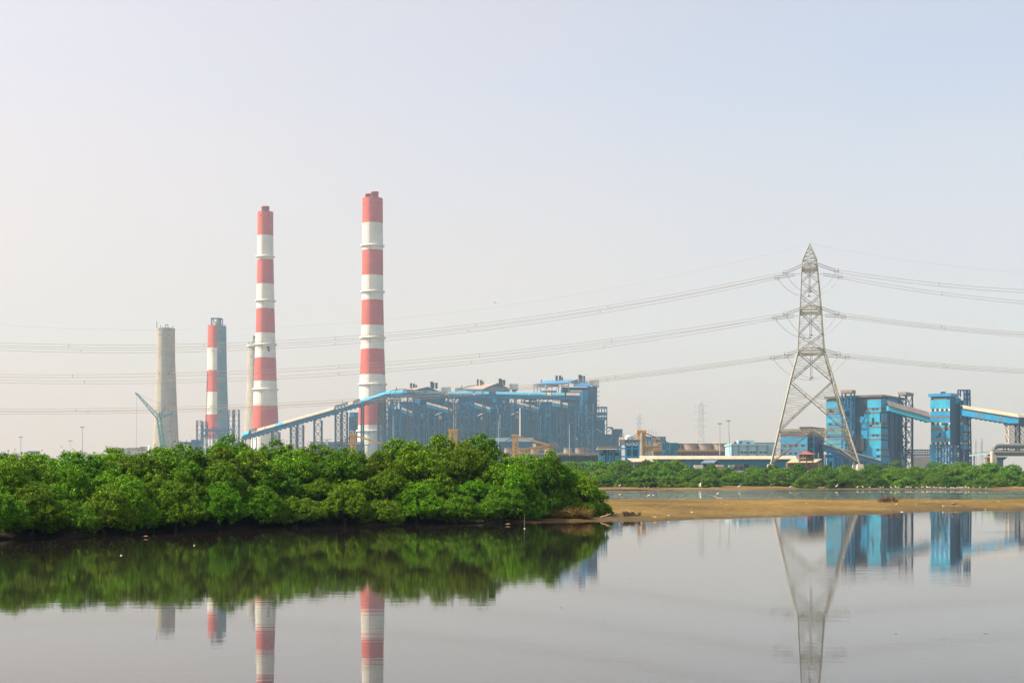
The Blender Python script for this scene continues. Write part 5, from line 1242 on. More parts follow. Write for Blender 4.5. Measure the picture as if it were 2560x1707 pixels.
def small_crusher():
    D = 690; K = Corner(2019.5, D, R(30)); z0 = land_z(D); zt = Z(1084, D)
    t = thing('screen_house', 'smaller sky blue plant house behind the pylon legs with a dark roof canopy', 'plant building', (K.c.x, K.c.y, z0))
    L = K.u(1951, 1); W = K.u(2059, 2)
    g = MB(); K.block(g, L-.2, W-.2, z0, zt, .2, .2); part(g, 'core', DARK, t)
    g = MB(); K.block(g, L+.5, W+.5, zt+.02, zt+1.0, -.5, -.5); part(g, 'roof', BROWN, t)
    def pn(name, m, rects, face, off=.25, th=.3):
        for r in rects: g = MB(); K.rect(g, *r, face, off, th); part(g, name, m, t)
    pn('cladding', BLUE, [(1951.5,2019,1092,1110.5), (1951.5,2019,1117,1122.5), (1951.5,2019,1127.5,1130.5), (1951.5,2019,1135.5,1150)], 1); pn('masonry_band', BAND, [(1951.5,2019,1111,1116.6), (1951.5,2019,1122.8,1127.2), (1951.5,2019,1130.8,1135.2), (1951.5,2019,1086,1091.5)], 1, .18)
    for x, y in ((1958,1112),(1974,1112),(1988,1112),(2004,1112),(1958,1131),(1974,1131),(1987,1131),(2003,1131)): g = MB(); K.rect(g, x, x+5.5, y, y+4, 1, .35, .3); part(g, 'window_opening', BLACK, t)
    pn('cladding', BLUED, [(2031,2036,1086,1150)], 2); pn('shade_dark_cladding', DARKB, [(2037,2046,1090,1150), (2047,2058,1090,1150)], 2); pn('landing', BLUE, [(2022,2030,1103,1104.5), (2022,2030,1121,1122.5), (2029.5,2031,1086,1150), (2022,2030,1086,1087)], 2, .8, .5)  # deeper blues paint the shade of the right-hand face
    pn('pale_strip', IVORY, [(2059.5,2061,1087,1108)], 2)
    g = MB(); q = [K.pt(K.u(2018,1),0,1,.5), K.pt(K.u(2056,2),0,2,.5)]
    cc = K.c+K.e2*(W*.45)+K.e1*1.5; za, zb = Z(1076.5,D), Z(1066.5,D)
    def sq(r1, r2, z): return [Vector((p.x,p.y,z)) for p in (cc+K.e1*r1-K.e2*r2, cc-K.e1*r1-K.e2*r2, cc-K.e1*r1+K.e2*r2, cc+K.e1*r1+K.e2*r2)]
    g.hexa(sq(2.8, W*.42, za+.4), sq(3.0, W*.44, zb)); part(g, 'roof_canopy', BROWN, t)
    g = MB()
    for p in sq(2, W*.36, zt+1): g.bar(p, (p.x,p.y,za+.4), .6)
    part(g, 'canopy_posts', DARK, t)
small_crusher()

def closed_gallery(name, label, a, b, h, roofh, D, dep, mside, mroof, gaps=(), legs=(), mleg=BLUED, lowmat=None, group=None):
    """enclosed gallery: a, b = wall-top pixels of the near side (px, py, D)"""
    c = P((a[0]+b[0])/2, HY, D); c.z = land_z(D); t = thing(name, label, 'conveyor', c, group); s = D/F
    p, q = P(*a), P(*b); dz = Vector((0,0,h*s)); w = Vector((0,dep,0)); e = (q-p)
    g = MB(); g.hexa([p-dz, q-dz, q-dz+w, p-dz+w], [p, q, q+w, p+w]); part(g, 'side_wall', mside, t)
    g = MB(); up = Vector((0, dep/2, roofh*s)); o = Vector((0,-.7,-.25)); n = max(3, int(abs(b[0]-a[0])/13))
    for i in range(n):
        f0, f1 = i/n, (i+.985)/n; u, v = p.lerp(q, f0), p.lerp(q, f1); g.plate([u+o, v+o, v+up, u+up], .18); g.plate([u+up, v+up, v+w-o*.5, u+w-o*.5], .18)
    part(g, 'roof', mroof, t)
    g = MB(); g.plate([p, p+w, p+up-Vector((0,0,.3))], .2); g.plate([q, q+w, q+up-Vector((0,0,.3))], .2); part(g, 'gable', BLACK, t)
    g = MB(); g.bar(p+Vector((0,-.15,-.3)), q+Vector((0,-.15,-.3)), .5); n = max(6, int(abs(b[0]-a[0])/11))
    for i in range(n): u = (p-dz).lerp(q-dz, (i+.5)/n); g.bar(u+Vector((0,-.3,-.2)), u+w+Vector((0,.3,-.2)), .4)
    part(g, 'floor_beams', DARK, t)
    if gaps:
        g = MB()
        for f0, f1 in gaps:
            u, v = p.lerp(q, f0), p.lerp(q, f1); o2 = Vector((0,-.06,0)); g.plate([u+o2-dz*1.0, v+o2-dz*1.0, v+o2, u+o2], .12, Vector((0,-1,0)))
        part(g, 'grey_strip', BAND, t)
    return t
closed_gallery('conveyor_gallery', 'inclined blue gallery with dark roof between the crusher house and transfer tower', (2221, 1013, 796), (2326, 1042, 790), 13, 13, 793, 6, BLUE2, BROWN)
t = closed_gallery('conveyor_gallery', 'inclined blue gallery with cream roof leaving the transfer tower to the right', (2408, 1020, 788), (2549, 1043, 770), 19, 9, 779, 6, BLUE, CREAM, gaps=((.265,.30), (.66,.695)))
t = closed_gallery('conveyor_gallery', 'low inclined blue gallery falling in front of the crusher house', (2056, 1110, 700), (2204, 1152, 745), 14, 3, 720, 6, BLUED, TAN)
g = MB()
for x in (2070, 2087, 2104, 2125): 
    for dy in (0, 5): g.bar(P(x, 1124+(x-2056)*.29, 700+(x-2056)*.3+dy), (X(x,700+(x-2056)*.3+dy), 700+(x-2056)*.3+dy, GZ), .6)
part(g, 'support_legs', BLUED, t)
D = 735; t = thing('pump_skid', 'jumble of blue pipes and tanks under the low gallery by the crusher house', 'plant machinery', (X(2085,D), D, GZ))
panel(t, 'tank', BLUE2, [(2067, 2084, 1144, 1149), (2073, 2080, 1153, 1158)], D, 2); panel(t, 'wall', DARKB, [(2052, 2130, 1136, 1165)], D+5, 6); panel(t, 'pillar', BLUED, [(2086, 2089, 1138, 1163), (2094, 2098, 1138, 1163), (2106, 2108, 1140, 1163)], D-1, 1); panel(t, 'door', TAN, [(2061, 2065, 1137, 1150)], D+3, 1)

def junction_house():
    D = 770; t = thing('gallery_trestle', 'cream lattice trestle carrying the right end of the cream roofed gallery', 'trestle', (X(2545,D), D, land_z(D)))
    zd = Z(1129, D); g = MB(); x0, x1, x2 = X(2524,D), X(2549,D), X(2574,D); zt = Z(1061.5, D)
    for a, b in ((x0, x1), (x1, x2)):
        q = [(a,D,zd),(b,D,zd),(b,D+6,zd),(a,D+6,zd)]; g.lattice(q, [(m,n,zt) for m,n,_ in q], 3, .75, .35)
    part(g, 'lattice_legs', CREAMC, t)
    g = MB(); q = P(2549,1043,D); g.hexa([(q.x-.5,D-.4,Z(1064,D)),(q.x+14,D-.4,Z(1068,D)),(q.x+14,D+7,Z(1068,D)),(q.x-.5,D+7,Z(1064,D))], [(q.x-.5,D-.4,Z(1042,D)),(q.x+14,D-.4,Z(1048,D)),(q.x+14,D+7,Z(1048,D)),(q.x-.5,D+7,Z(1042,D))]); part(g, 'dark_gallery', DARK, t)
    g = MB(); g.plate([P(2546,1036,D-1), P(2590,1046,D-1), P(2590,1038,D+4), P(2556,1033,D+4)], .2); part(g, 'roof', CREAM, t)
    g = MB(); g.box(x0-.8, x2, D-.8, D+6.8, zt, zt+.8); part(g, 'cap_beam', DARK, t)
    # bridge
    D = 765; t = thing('concrete_bridge', 'grey concrete bridge end on a hammerhead pier at the right edge of the photo', 'bridge', (X(2500,D), D, land_z(D)))
    g = MB(); g.hexa([(X(2488,D),D-2,Z(1139,D)),(X(2640,D),D-2,Z(1139,D)),(X(2640,D),D+11,Z(1139,D)),(X(2488,D),D+11,Z(1139,D))], [(X(2480,D),D-3,Z(1130.5,D)),(X(2640,D),D-3,Z(1130.5,D)),(X(2640,D),D+12,Z(1130.5,D)),(X(2480,D),D+12,Z(1130.5,D))]); part(g, 'deck', mat('dark_bridge_concrete', (.13,.15,.15), .9, var=.15), t)
    g = MB(); g.box(X(2479,D), X(2640,D), D-3.4, D-2.6, Z(1131,D), Z(1127.5,D)); part(g, 'kerb', CONC2, t)
    g = MB(); d = D+3; zz = land_z(D); c = X(2498,d)
    g.hexa([(X(2491,d),d-1.5,zz),(X(2506,d),d-1.5,zz),(X(2506,d),d+1.5,zz),(X(2491,d),d+1.5,zz)], [(X(2491,d),d-1.5,Z(1149,d)),(X(2506,d),d-1.5,Z(1149,d)),(X(2506,d),d+1.5,Z(1149,d)),(X(2491,d),d+1.5,Z(1149,d))]); part(g, 'pier', mat('teal_grey_concrete', (.10,.16,.17), .9, var=.15), t)
    g = MB(); g.hexa([(X(2489,d),d-2,Z(1149,d)),(X(2508,d),d-2,Z(1149,d)),(X(2508,d),d+2,Z(1149,d)),(X(2489,d),d+2,Z(1149,d))], [(X(2485,d),d-2.2,Z(1142,d)),(X(2516,d),d-2.2,Z(1142,d)),(X(2516,d),d+2.2,Z(1142,d)),(X(2485,d),d+2.2,Z(1142,d))]); part(g, 'hammerhead', DARK, t)
    t = thing('pipeline', 'grey pipeline with a big round elbow running along the concrete bridge', 'pipe', (X(2483,D), D, land_z(D))); d = D-1; zz = land_z(D)
    for k, (x, y) in enumerate(((2481, 1113), (2489, 1115))):
        g = MB(); r = 1.15; x0 = X(x,d); zt = Z(y,d); pts = [(x0,d+k*4,Z(1128,d)),(x0,d+k*4,zt-3.4)]
        for i in range(1, 9): a = math.pi/2*i/8; pts.append((x0+3.4*(1-math.cos(a)), d+k*4, zt-3.4+3.4*math.sin(a)))
        pts.append((X(2650,d), d+k*4, zt)); g.tube(pts, r, 14); part(g, 'pipe_run', mat('dull_grey_pipe', (.20,.22,.22), .6, var=.15, scale=.3, streak=.2), t)
    for x in (2481, 2487): g = MB(); g.tube([(X(x,d),d,zz),(X(x,d),d,Z(1127,d))], 1.2, 14); part(g, 'riser', CREAMC, t)
    g = MB()
    for x in (2509, 2517): g.bar(P(x,1114,d-1), P(x,1129,d-1), .6)
    g.bar(P(2509,1117,d-1), P(2517,1117,d-1), .6); g.bar(P(2492,1124.5,d-2), P(2523,1124.5,d-2), .4); g.bar(P(2492,1127,d-2), P(2640,1127,d-2), .3)
    part(g, 'pipe_supports', RUST, t)
    t = thing('gangway', 'light blue sloping gangway from the transfer tower to the concrete bridge', 'gangway', (X(2460,D), D, land_z(D)))
    g = MB(); a, b = P(2424,1138.5,D+6), P(2490,1131.5,D-2); g.bar(a, b, 1.6, .7); part(g, 'walkway', BLUEW, t); g = MB(); o = Vector((0,-.8,1.1)); g.bar(a+o, b+o, .14)
    for k in range(12): p = a.lerp(b, k/11); g.bar(p+Vector((0,-.8,0)), p+o, .12)
    part(g, 'handrail', RUST, t); g = MB(); p = a.lerp(b, .17); g.bar(p, (p.x,p.y,GZ), .5); part(g, 'post', DARK, t)
    D = 850; t = thing('red_roofed_shelter', 'small dark shelter with a drooping red roof left of the bridge pier', 'shelter', (X(2470,D), D, GZ))
    panel(t, 'wall', HUTW, [(2468, 2479, 1142, 1165)], D+.5, 4); g = MB(); g.plate([P(2459,1144,D-1), P(2480,1142.5,D-1), P(2480,1138,D+3), P(2470,1138.5,D+3)], .3); part(g, 'roof', REDROOF, t)
    # truss bridge and wall between crusher house and transfer tower
    D = 830; t = thing('truss_walkway', 'low roofed truss walkway joining the crusher house to the transfer tower legs', 'walkway', (X(2290,D), D, GZ))
    g = MB(); g.box(X(2257,D), X(2331,D), D-.6, D+5, Z(1126,D), Z(1123.2,D)); part(g, 'roof', BROWN, t)
    g = MB(); n = 22
    for dy in (0, 4.4):
        for y in (1130, 1137, 1142): g.bar(P(2240,y,D+dy), P(2331,y,D+dy), .4)
        for i in range(n+1):
            x = 2240+91*i/n; g.bar(P(x,1126 if x > 2257 else 1130,D+dy), P(x,1142,D+dy), .3)
            if i < n: g.bar(P(x,1130,D+dy), P(x+91/n,1142,D+dy), .2)
    part(g, 'truss', STEEL, t)
    g = MB()
    for x in (2253, 2259): g.bar(P(x,1129,D-2), (X(x,D),D-2,GZ), 1.0)
    part(g, 'columns', BLUEW, t)
    D = 870; g = MB(); pxbox(g, 2277, 2330, 1143.5, 1175, D, 1); solo(g, 'boundary_wall', DIRTW, (X(2300,D), D, GZ), 'pale concrete wall below the truss walkway', 'wall')
junction_house()

# ------------------------------------------------------------------ hazy things at the left
def far_left():
    D = 1600; t = thing('plant_office', 'low hazy cream buildings with a white tank left of the bare concrete chimney', 'building', (X(340,D), D, GZ))
    panel(t, 'wall', CREAMC, [(302, 316, 1119.5, 1140), (316, 336, 1124, 1140), (336, 372, 1121, 1140), (300, 312, 1128, 1145)], D, 20); panel(t, 'roof', TAN, [(296, 308, 1120, 1122), (318, 336, 1119, 1124), (337, 352, 1118.5, 1121), (350, 360, 1116, 1119)], D-1, 20)
    g = MB(); s = D/F; g.lathe((X(374,D), D), [(4*s, GZ), (4*s, Z(1116,D)), (2*s, Z(1114,D)), (.1, Z(1113.6,D))], 20); part(g, 'tank', IVORY, t)
    panel(t, 'window_strip', GLASS, [(318, 326, 1128, 1132), (340, 350, 1124, 1126), (354, 366, 1124, 1126)], D-.3, .5)
    D = 1300; t = thing('hazy_conveyor_house', 'hazy blue conveyor head house between the two left light masts', 'plant building', (X(85,D), D, GZ))
    panel(t, 'casing', GREYB, [(64, 110, 1137, 1150), (74, 88, 1128, 1138)], D, 12); panel(t, 'roof', GREYB, [(69, 87.5, 1127, 1130)], D-2, 14)
    g = MB()
    for x in (64, 69, 76, 82, 86): g.bar(P(x,1129,D-1), P(x,1140,D-1), .8)
    g.bar(P(63,1132,D-1), P(76,1129,D-1), .6); part(g, 'frame', GREYB, t)
    D = 1300; t = thing('hazy_conveyor_house', 'hazy blue rooftop at the very left edge of the photo', 'plant building', (X(0,D), D, GZ))
    panel(t, 'casing', GREYB, [(-40, 11, 1132, 1150)], D, 12); g = MB()
    for x in (-4, 4, 8): g.bar(P(x,1128,D-1), P(x,1134,D-1), .4)
    part(g, 'roof_vents', STEEL, t)
far_left()

# ------------------------------------------------------------------ mangroves
def leaf_cloud(rng, centres, radii, n_per, ll, lw, up=0.45, squash=1.0):
    """diamond leaves on the shells of many small clumps: (n, 4, 3) corner array"""
    cs = np.repeat(centres, n_per, axis=0); rs = np.repeat(radii, n_per)
    d = rng.normal(size=cs.shape); d /= np.linalg.norm(d, axis=1)[:, None]+1e-9
    r = rs*(rng.random(len(cs))**0.45); p = cs+d*r[:, None]*np.array([1, 1, squash])
    n = d*0.7+np.array([0, 0, up])+rng.normal(size=d.shape)*0.55; n /= np.linalg.norm(n, axis=1)[:, None]
    t = np.cross(n, rng.normal(size=d.shape)); t /= np.linalg.norm(t, axis=1)[:, None]+1e-9; s = np.cross(n, t)
    L = (ll*(0.7+0.6*rng.random(len(cs))))[:, None]; W = L*lw
    return np.stack([p-t*L*.5, p+s*W*.5+t*L*.06, p+t*L*.5, p-s*W*.5+t*L*.06], axis=1)
def quad_mesh(name, q, m):
    n = len(q); me = bpy.data.meshes.new(name); me.vertices.add(4*n); me.vertices.foreach_set('co', q.reshape(-1).astype(np.float32))
    me.loops.add(4*n); me.loops.foreach_set('vertex_index', np.arange(4*n, dtype=np.int32))
    me.polygons.add(n); me.polygons.foreach_set('loop_start', np.arange(0, 4*n, 4, dtype=np.int32)); me.polygons.foreach_set('loop_total', np.full(n, 4, dtype=np.int32))
    me.materials.append(m); me.update(calc_edges=True); me.validate(); return me
def crown(seed, Rr, H, nclump, n_per, ll, lw, rc, m, fill=0.25, base=0.12, lo=.24):
    rng = np.random.default_rng(seed)
    # round lobes stacked up the crown, clumps of leaves on their shells only, so the gaps between lobes stay deep
    def ringl(n, rr, z0, z1):
        a = np.arange(n)*2*np.pi/n+rng.random()*6+rng.random(n)*.7; r = Rr*(rr+.14*(rng.random(n)-.5)); return np.stack([r*np.cos(a), r*np.sin(a), H*(z0+(z1-z0)*rng.random(n))], 1)
    lobe = np.vstack([ringl(6, .60, lo, lo+.14), ringl(4, .38, .46, .60), ringl(1, .10, .66, .72)]); lrad = Rr*(0.31+0.13*rng.random(len(lobe))); nl = len(lobe)
    wgt = lrad**2; k = rng.choice(nl, nclump, p=wgt/wgt.sum())
    d = rng.normal(size=(nclump, 3)); d[:, 2] = np.abs(d[:, 2])*1.1-0.5*rng.random(nclump); d /= np.linalg.norm(d, axis=1)[:, None]
    f = np.where(rng.random(nclump) < fill, rng.random(nclump)**.5, 0.88+0.20*rng.random(nclump))
    c = lobe[k]+d*(lrad[k]*f)[:, None]*np.array([1, 1, min(1.0, H/Rr*.6)])
    low = c[:, 2] < H*base; c[low, 2] = H*base+rng.random(low.sum())*H*.12
    rad = rc*(0.65+0.7*rng.random(nclump)); q = leaf_cloud(rng, c, rad, n_per, ll, lw, squash=.75)
    # young shoots standing out of the outline
    ns = nclump//3; j = rng.integers(0, nclump, ns); sc = c[j]+d[j]*(rad[j]*1.05)[:, None]
    q2 = leaf_cloud(rng, sc, np.full(ns, rc*.38), max(6, n_per//9), ll*.9, lw, up=.9)
    ni = nclump//3; ki = rng.integers(0, nl, ni); di = rng.normal(size=(ni, 3)); di /= np.linalg.norm(di, axis=1)[:, None]
    q3 = leaf_cloud(rng, lobe[ki]+di*(lrad[ki]*.45*rng.random(ni)**.5)[:, None], lrad[ki]*.35, max(8, n_per//3), ll*1.9, lw*1.3)   # bigger leaves added inside to block light and darken the gaps
    q = np.concatenate([q, q2, q3]); q[:, :, 2] *= H*1.06/np.percentile(q[:, :, 2], 99.7); q[:, :, 2] = np.maximum(q[:, :, 2], 0.05)
    return q
def stems(seed, Rr, H, th, nb=7):
    r = random.Random(seed); g = MB()
    top = Vector((r.uniform(-.1,.1)*Rr, r.uniform(-.1,.1)*Rr, H*.55)); mid = Vector((r.uniform(-.12,.12)*Rr, r.uniform(-.12,.12)*Rr, H*.28))
    g.tube([(0,0,-.35), mid*.5, mid, top], [th, th*.8, th*.62, th*.3], 7)
    for i in range(nb):
        a = 2*math.pi*i/nb+r.uniform(-.3,.3); s = mid.lerp(top, r.uniform(-.4,.9)); e = Vector((math.cos(a)*Rr*r.uniform(.45,.75), math.sin(a)*Rr*r.uniform(.45,.75), H*r.uniform(.45,.8)))
        m = s.lerp(e, .5)+Vector((0,0,-.06*H)); g.tube([s, m, e], [th*.5, th*.33, th*.12], 6)
        for q in range(2):
            e2 = m+Vector((r.uniform(-.4,.4)*Rr, r.uniform(-.4,.4)*Rr, r.uniform(.1,.35)*H)); g.tube([m, m.lerp(e2,.5)+Vector((0,0,.03*H)), e2], [th*.28, th*.18, th*.06], 5)
    if seed % 3 == 2:
        for i in range(16):
            a = r.uniform(0, 6.28); q = r.uniform(.2, .85)*Rr; b = Vector((math.cos(a)*q, math.sin(a)*q, H*r.uniform(.45, .8))); d = Vector((math.cos(a)*.18*Rr, math.sin(a)*.18*Rr, H*r.uniform(.10, .26)))
            g.tube([b, b+d*.6, b+d+Vector((r.uniform(-.05,.05)*Rr, 0, 0))], [th*.14, th*.10, th*.05], 4)
    for i in range(4):
        a = r.uniform(0, 6.28); g.tube([(math.cos(a)*th*4, math.sin(a)*th*4, -.35), (math.cos(a)*th*1.4, math.sin(a)*th*1.4, .12*H), mid*.6], [th*.35, th*.3, th*.3], 5)
    return g
NEAR = []; FAR = []
for i in range(9):
    lo = .25 if i < 3 else .08     # the first three overhang the water, the others are leafy to the ground
    NEAR.append((quad_mesh('crown', crown(100+i, 1.9, 2.8, 720, 92, 0.062, 0.50, 0.165, LEAF, .12, lo*.65, lo), LEAFO if i in (1, 4, 7) else LEAF), stems(100+i, 1.9, 2.8, .09).mesh('trunk', BARK, (0,0,0))))
for i in range(5):
    FAR.append((quad_mesh('crown', crown(200+i, 4.2, 5.0, 420, 32, 0.30, 0.5, 0.42, LEAFF, .15, .05, .14), LEAFF), stems(200+i, 4.2, 5.0, .16).mesh('trunk', BARK, (0,0,0))))
def tree(name, label, protos, k, loc, sx, sz, rot, group, nom):
    root = thing(name, label, 'mangrove tree' if 'tree' in name else 'bush', loc, group); root.rotation_euler = (0, 0, rot); root.scale = (sx, sx, sz)
    for nm, me in zip(('crown', 'trunk'), protos[k]):
        o = bpy.data.objects.new(nm, me); COL.objects.link(o); o.parent = root
    return root
def tab(T, x):
    for a, b in zip(T, T[1:]):
        if x <= b[0]: return a[1]+(b[1]-a[1])*max(0, (x-a[0])/(b[0]-a[0]))
    return T[-1][1]
SKY = [(-100, 1138), (0, 1137), (60, 1132), (110, 1140), (150, 1150), (200, 1132), (260, 1122), (330, 1124), (400, 1122), (470, 1110), (520, 1097), (560, 1094), (620, 1100), (690, 1106), (780, 1114), (870, 1124), (930, 1116),
       (985, 1100), (1020, 1090), (1050, 1084), (1095, 1090), (1125, 1100), (1160, 1086), (1200, 1094), (1240, 1122), (1275, 1142), (1320, 1138), (1370, 1130), (1400, 1142), (1440, 1160), (1480, 1195), (1520, 1225)]
LAND = [(-40, 'at the left picture edge'), (60, 'under the leftmost floodlight mast'), (150, 'left of the tall left floodlight mast'), (250, 'right of the tall left floodlight mast'), (340, 'under the crane hook'), (430, 'under the bare concrete chimney'),
        (535, 'under the half painted chimney'), (640, 'under the slimmer striped chimney'), (745, 'under the lowest lattice trestles'), (845, 'left of the yellow chimney mast'), (945, 'under the tallest striped chimney'), (1045, 'left of the half hidden rusty mast'),
        (1165, 'right of the half hidden rusty mast'), (1275, 'under the yellow bucket wheel mast'), (1375, 'under the yellow bucket wheel'), (1440, 'at the right end of the near thicket')]
ROWS = [(0.3, 'overhanging the dark water'), (2.2, 'in the second tier'), (4.2, 'just below the skyline tier'), (6.5, 'on the thicket skyline')]
rb = random.Random(77)
for r, (dd, rl) in enumerate(ROWS):
    for k, (px0, lm) in enumerate(LAND):
        px = px0+rb.uniform(-22, 22)+(38 if r % 2 else 0)*(1 if px0 < 1300 else 0)
        if r == 0 and px0 > 1290 or r == 1 and px0 > 1340: continue
        if r == 3 and px0 > 1400: px = 1418
        D = ne(px)+dd+rb.uniform(-.5, .5)
        top = tab(SKY, px)
        ref = [1222, 1182, top+0.30*(1182-top)-4, top][r]
        yt = max(top, ref)+(rb.uniform(-24, 26) if r < 2 else rb.uniform(-4, 9) if r == 2 else rb.uniform(-2, 3))
        if px0 > 1400: yt = max(yt, top+18)
        z0 = mud_z(px, D); H = Z(yt, D)-z0
        if r == 0: z0 -= 0.08
        w = [1.2, 1.35, 1.7, 2.25][r]*rb.uniform(.85, 1.15)
        if px0 > 1340: w *= .62
        sz = H/2.95; sx = w/1.9
        name = 'mangrove_tree' if r > 1 else 'mangrove_bush'
        tree(name, f"{'mangrove tree' if r > 1 else 'mangrove bush'} {rl}, {lm}", NEAR, rb.randrange(3) if r == 0 else rb.randrange(3, 9), (X(px, D), D, z0), sx, sz, rb.uniform(0, 6.28), 'mangroves of the near thicket', None)
for px, D, yt, w, lm in ((1484, 72, 1218, 1.0, 'small round mangrove bush standing at the right tip of the thicket'), (1510, 71, 1258, .5, 'lowest little bush on the mud at the thicket tip'), (1455, 82, 1182, 1.3, 'mangrove bush behind the dry brown shrub'), (1350, 68, 1212, 1.1, 'mangrove bush left of the dry brown shrub'), (1400, 76, 1195, 1.4, 'mangrove bush directly above the dry brown shrub')):
    z0 = mud_z(px, D); H = Z(yt, D)-z0
    tree('mangrove_bush', lm, NEAR, rb.randrange(3, 9), (X(px, D), D, z0), w/1.9, H/2.95, rb.uniform(0, 6.28), 'mangroves of the near thicket', None)

FSKY = [(1340, 1160), (1420, 1157), (1470, 1156), (1520, 1152), (1590, 1150), (1640, 1150), (1690, 1151), (1740, 1163), (1790, 1171), (1850, 1171), (1900, 1164), (1960, 1160), (2040, 1165), (2120, 1163), (2200, 1167), (2260, 1166), (2330, 1163), (2400, 1159), (2450, 1155), (2500, 1162), (2560, 1163), (2640, 1160)]
FL = [(1410, 'beside the near thicket'), (1465, 'below the dark green screen fence'), (1520, 'below the blue gatehouse'), (1575, 'below the cream lean-to roof'), (1630, 'right of the cream lean-to roof'), (1680, 'below the blue tripper machine'), (1735, 'left of the small tin hut'), (1790, 'below the small tin hut'),
      (1850, 'below the rusty pipe rail'), (1905, 'left of the left pylon foot'), (1960, 'right of the left pylon foot'), (2020, 'below the red roofed lookout hut'), (2085, 'left of the right pylon foot'), (2145, 'below the right pylon foot'), (2205, 'below the crusher house corner'), (2265, 'below the truss walkway'), (2325, 'left below the transfer tower'),
      (2385, 'right below the transfer tower'), (2440, 'below the small hazy pylons'), (2500, 'below the bridge pier'), (2565, 'at the right picture edge')]
FR = [(15, 'front row bush on the far mudbank'), (30, 'second row bush on the far bank'), (44, 'third row bush on the far bank'), (62, 'back row bush on the far bank skyline')]
for r, (dd, rl) in enumerate(FR):
    for px0, lm in FL:
        px = px0+rb.uniform(-16, 16)+(28 if r % 2 else 0); D = 259+dd+rb.uniform(-3, 3)-(8 if px < 1780 else 0)
        if r == 0 and 1770 < px < 1960: D += 12
        top = tab(FSKY, px); f = [.62, .38, .17, 0][r]; yt = top+f*(1213-top)+rb.uniform(-3.5, 3.5)*(1 if r < 3 else .5)
        z0 = bank_z(px, D)-.15; H = Z(yt, D)-z0; sx = [.62, .68, .78, .85][r]*rb.uniform(.85, 1.2)
        tree('mangrove_bush', f'{rl}, {lm}', FAR, rb.randrange(5), (X(px, D), D, z0), sx, H/5.2, rb.uniform(0, 6.28), 'bushes along the far bank', None)
for px, D, yt, w, lab in ((2240, 640, 1150, 1.0, 'dark shrub at the foot of the two pale truss columns'), (2333, 620, 1154, 1.1, 'dark low shrub left of the transfer tower legs'), (2395, 600, 1155, 1.5, 'low green shrub right in front of the transfer tower legs'), (2190, 600, 1158, 1.6, 'low green shrub at the end of the low inclined gallery'),
                          (1779, 490, 1157, .55, 'little green shrub in front of the tin hut'), (1470, 560, 1153, 2.2, 'low green growth left of the blue gatehouse'), (1420, 560, 1154, 2.2, 'low green growth below the dark green fence'), (1525, 560, 1156, 1.6, 'low green growth in front of the blue gatehouse')):
    z0 = land_z(D)-.2; H = Z(yt, D)-z0
    tree('shrub', lab, FAR, rb.randrange(5), (X(px, D), D, z0), w, H/5.2, rb.uniform(0, 6.28), 'shrubs round the plant', None)

# dry shrub at the thicket's tip
def dry_shrub():
    rng = np.random.default_rng(5); D = 67.0; px = 1425; z0 = mud_z(px, D); c = Vector((X(px, D), D, z0))
    t = thing('dry_shrub', 'dry brown sprawling shrub at the water side of the thicket tip', 'shrub', c)
    ns, k = 1500, 5; bx = rng.random(ns)*2-1; by = (rng.random(ns)*2-1)*.5; ang = rng.normal(size=ns)*.9+bx*.9; az = rng.random(ns)*6.28; Ln = (.35+.75*rng.random(ns)**1.5)*(1-.45*np.abs(bx)**2)*(.8+.3*np.sin(bx*5))
    p0 = np.stack([bx*.85, by, np.zeros(ns)], 1); dr = np.stack([np.sin(ang)*.8, np.sin(az)*.5, np.ones(ns)], 1); dr /= np.linalg.norm(dr, axis=1)[:, None]
    pts = [p0+dr*(Ln*j/k)[:, None]+np.stack([np.sin(ang)*.28, np.sin(az)*.15, -np.full(ns, .42)], 1)*((j/k)**2*Ln)[:, None] for j in range(k+1)]
    w = rng.normal(size=(ns, 3)); w /= np.linalg.norm(w, axis=1)[:, None]
    q = np.concatenate([np.stack([pts[j]-w*.010, pts[j]+w*.010, pts[j+1]+w*.008, pts[j+1]-w*.008], 1) for j in range(k)])
    lf = np.concatenate([leaf_cloud(rng, pts[j], np.full(ns, .05), 2, .05, .4) for j in (2, 3, 4, 5)]); q = np.concatenate([q, lf]); q[:, :, 2] = np.maximum(q[:, :, 2], .02)
    o = bpy.data.objects.new('twigs', quad_mesh('twigs', q, DRYL)); COL.objects.link(o); o.parent = t
    r = random.Random(2); g = MB()
    for i in range(26):
        a = Vector((c.x+r.uniform(-.8,.8), D+r.uniform(-.4,.4), z0-.1)); g.tube([a, a+Vector((r.uniform(-.3,.4), r.uniform(-.3,.3), r.uniform(.4,.8)))], [.012, .004], 5)
    part(g, 'stems', TWIG, t)
dry_shrub()

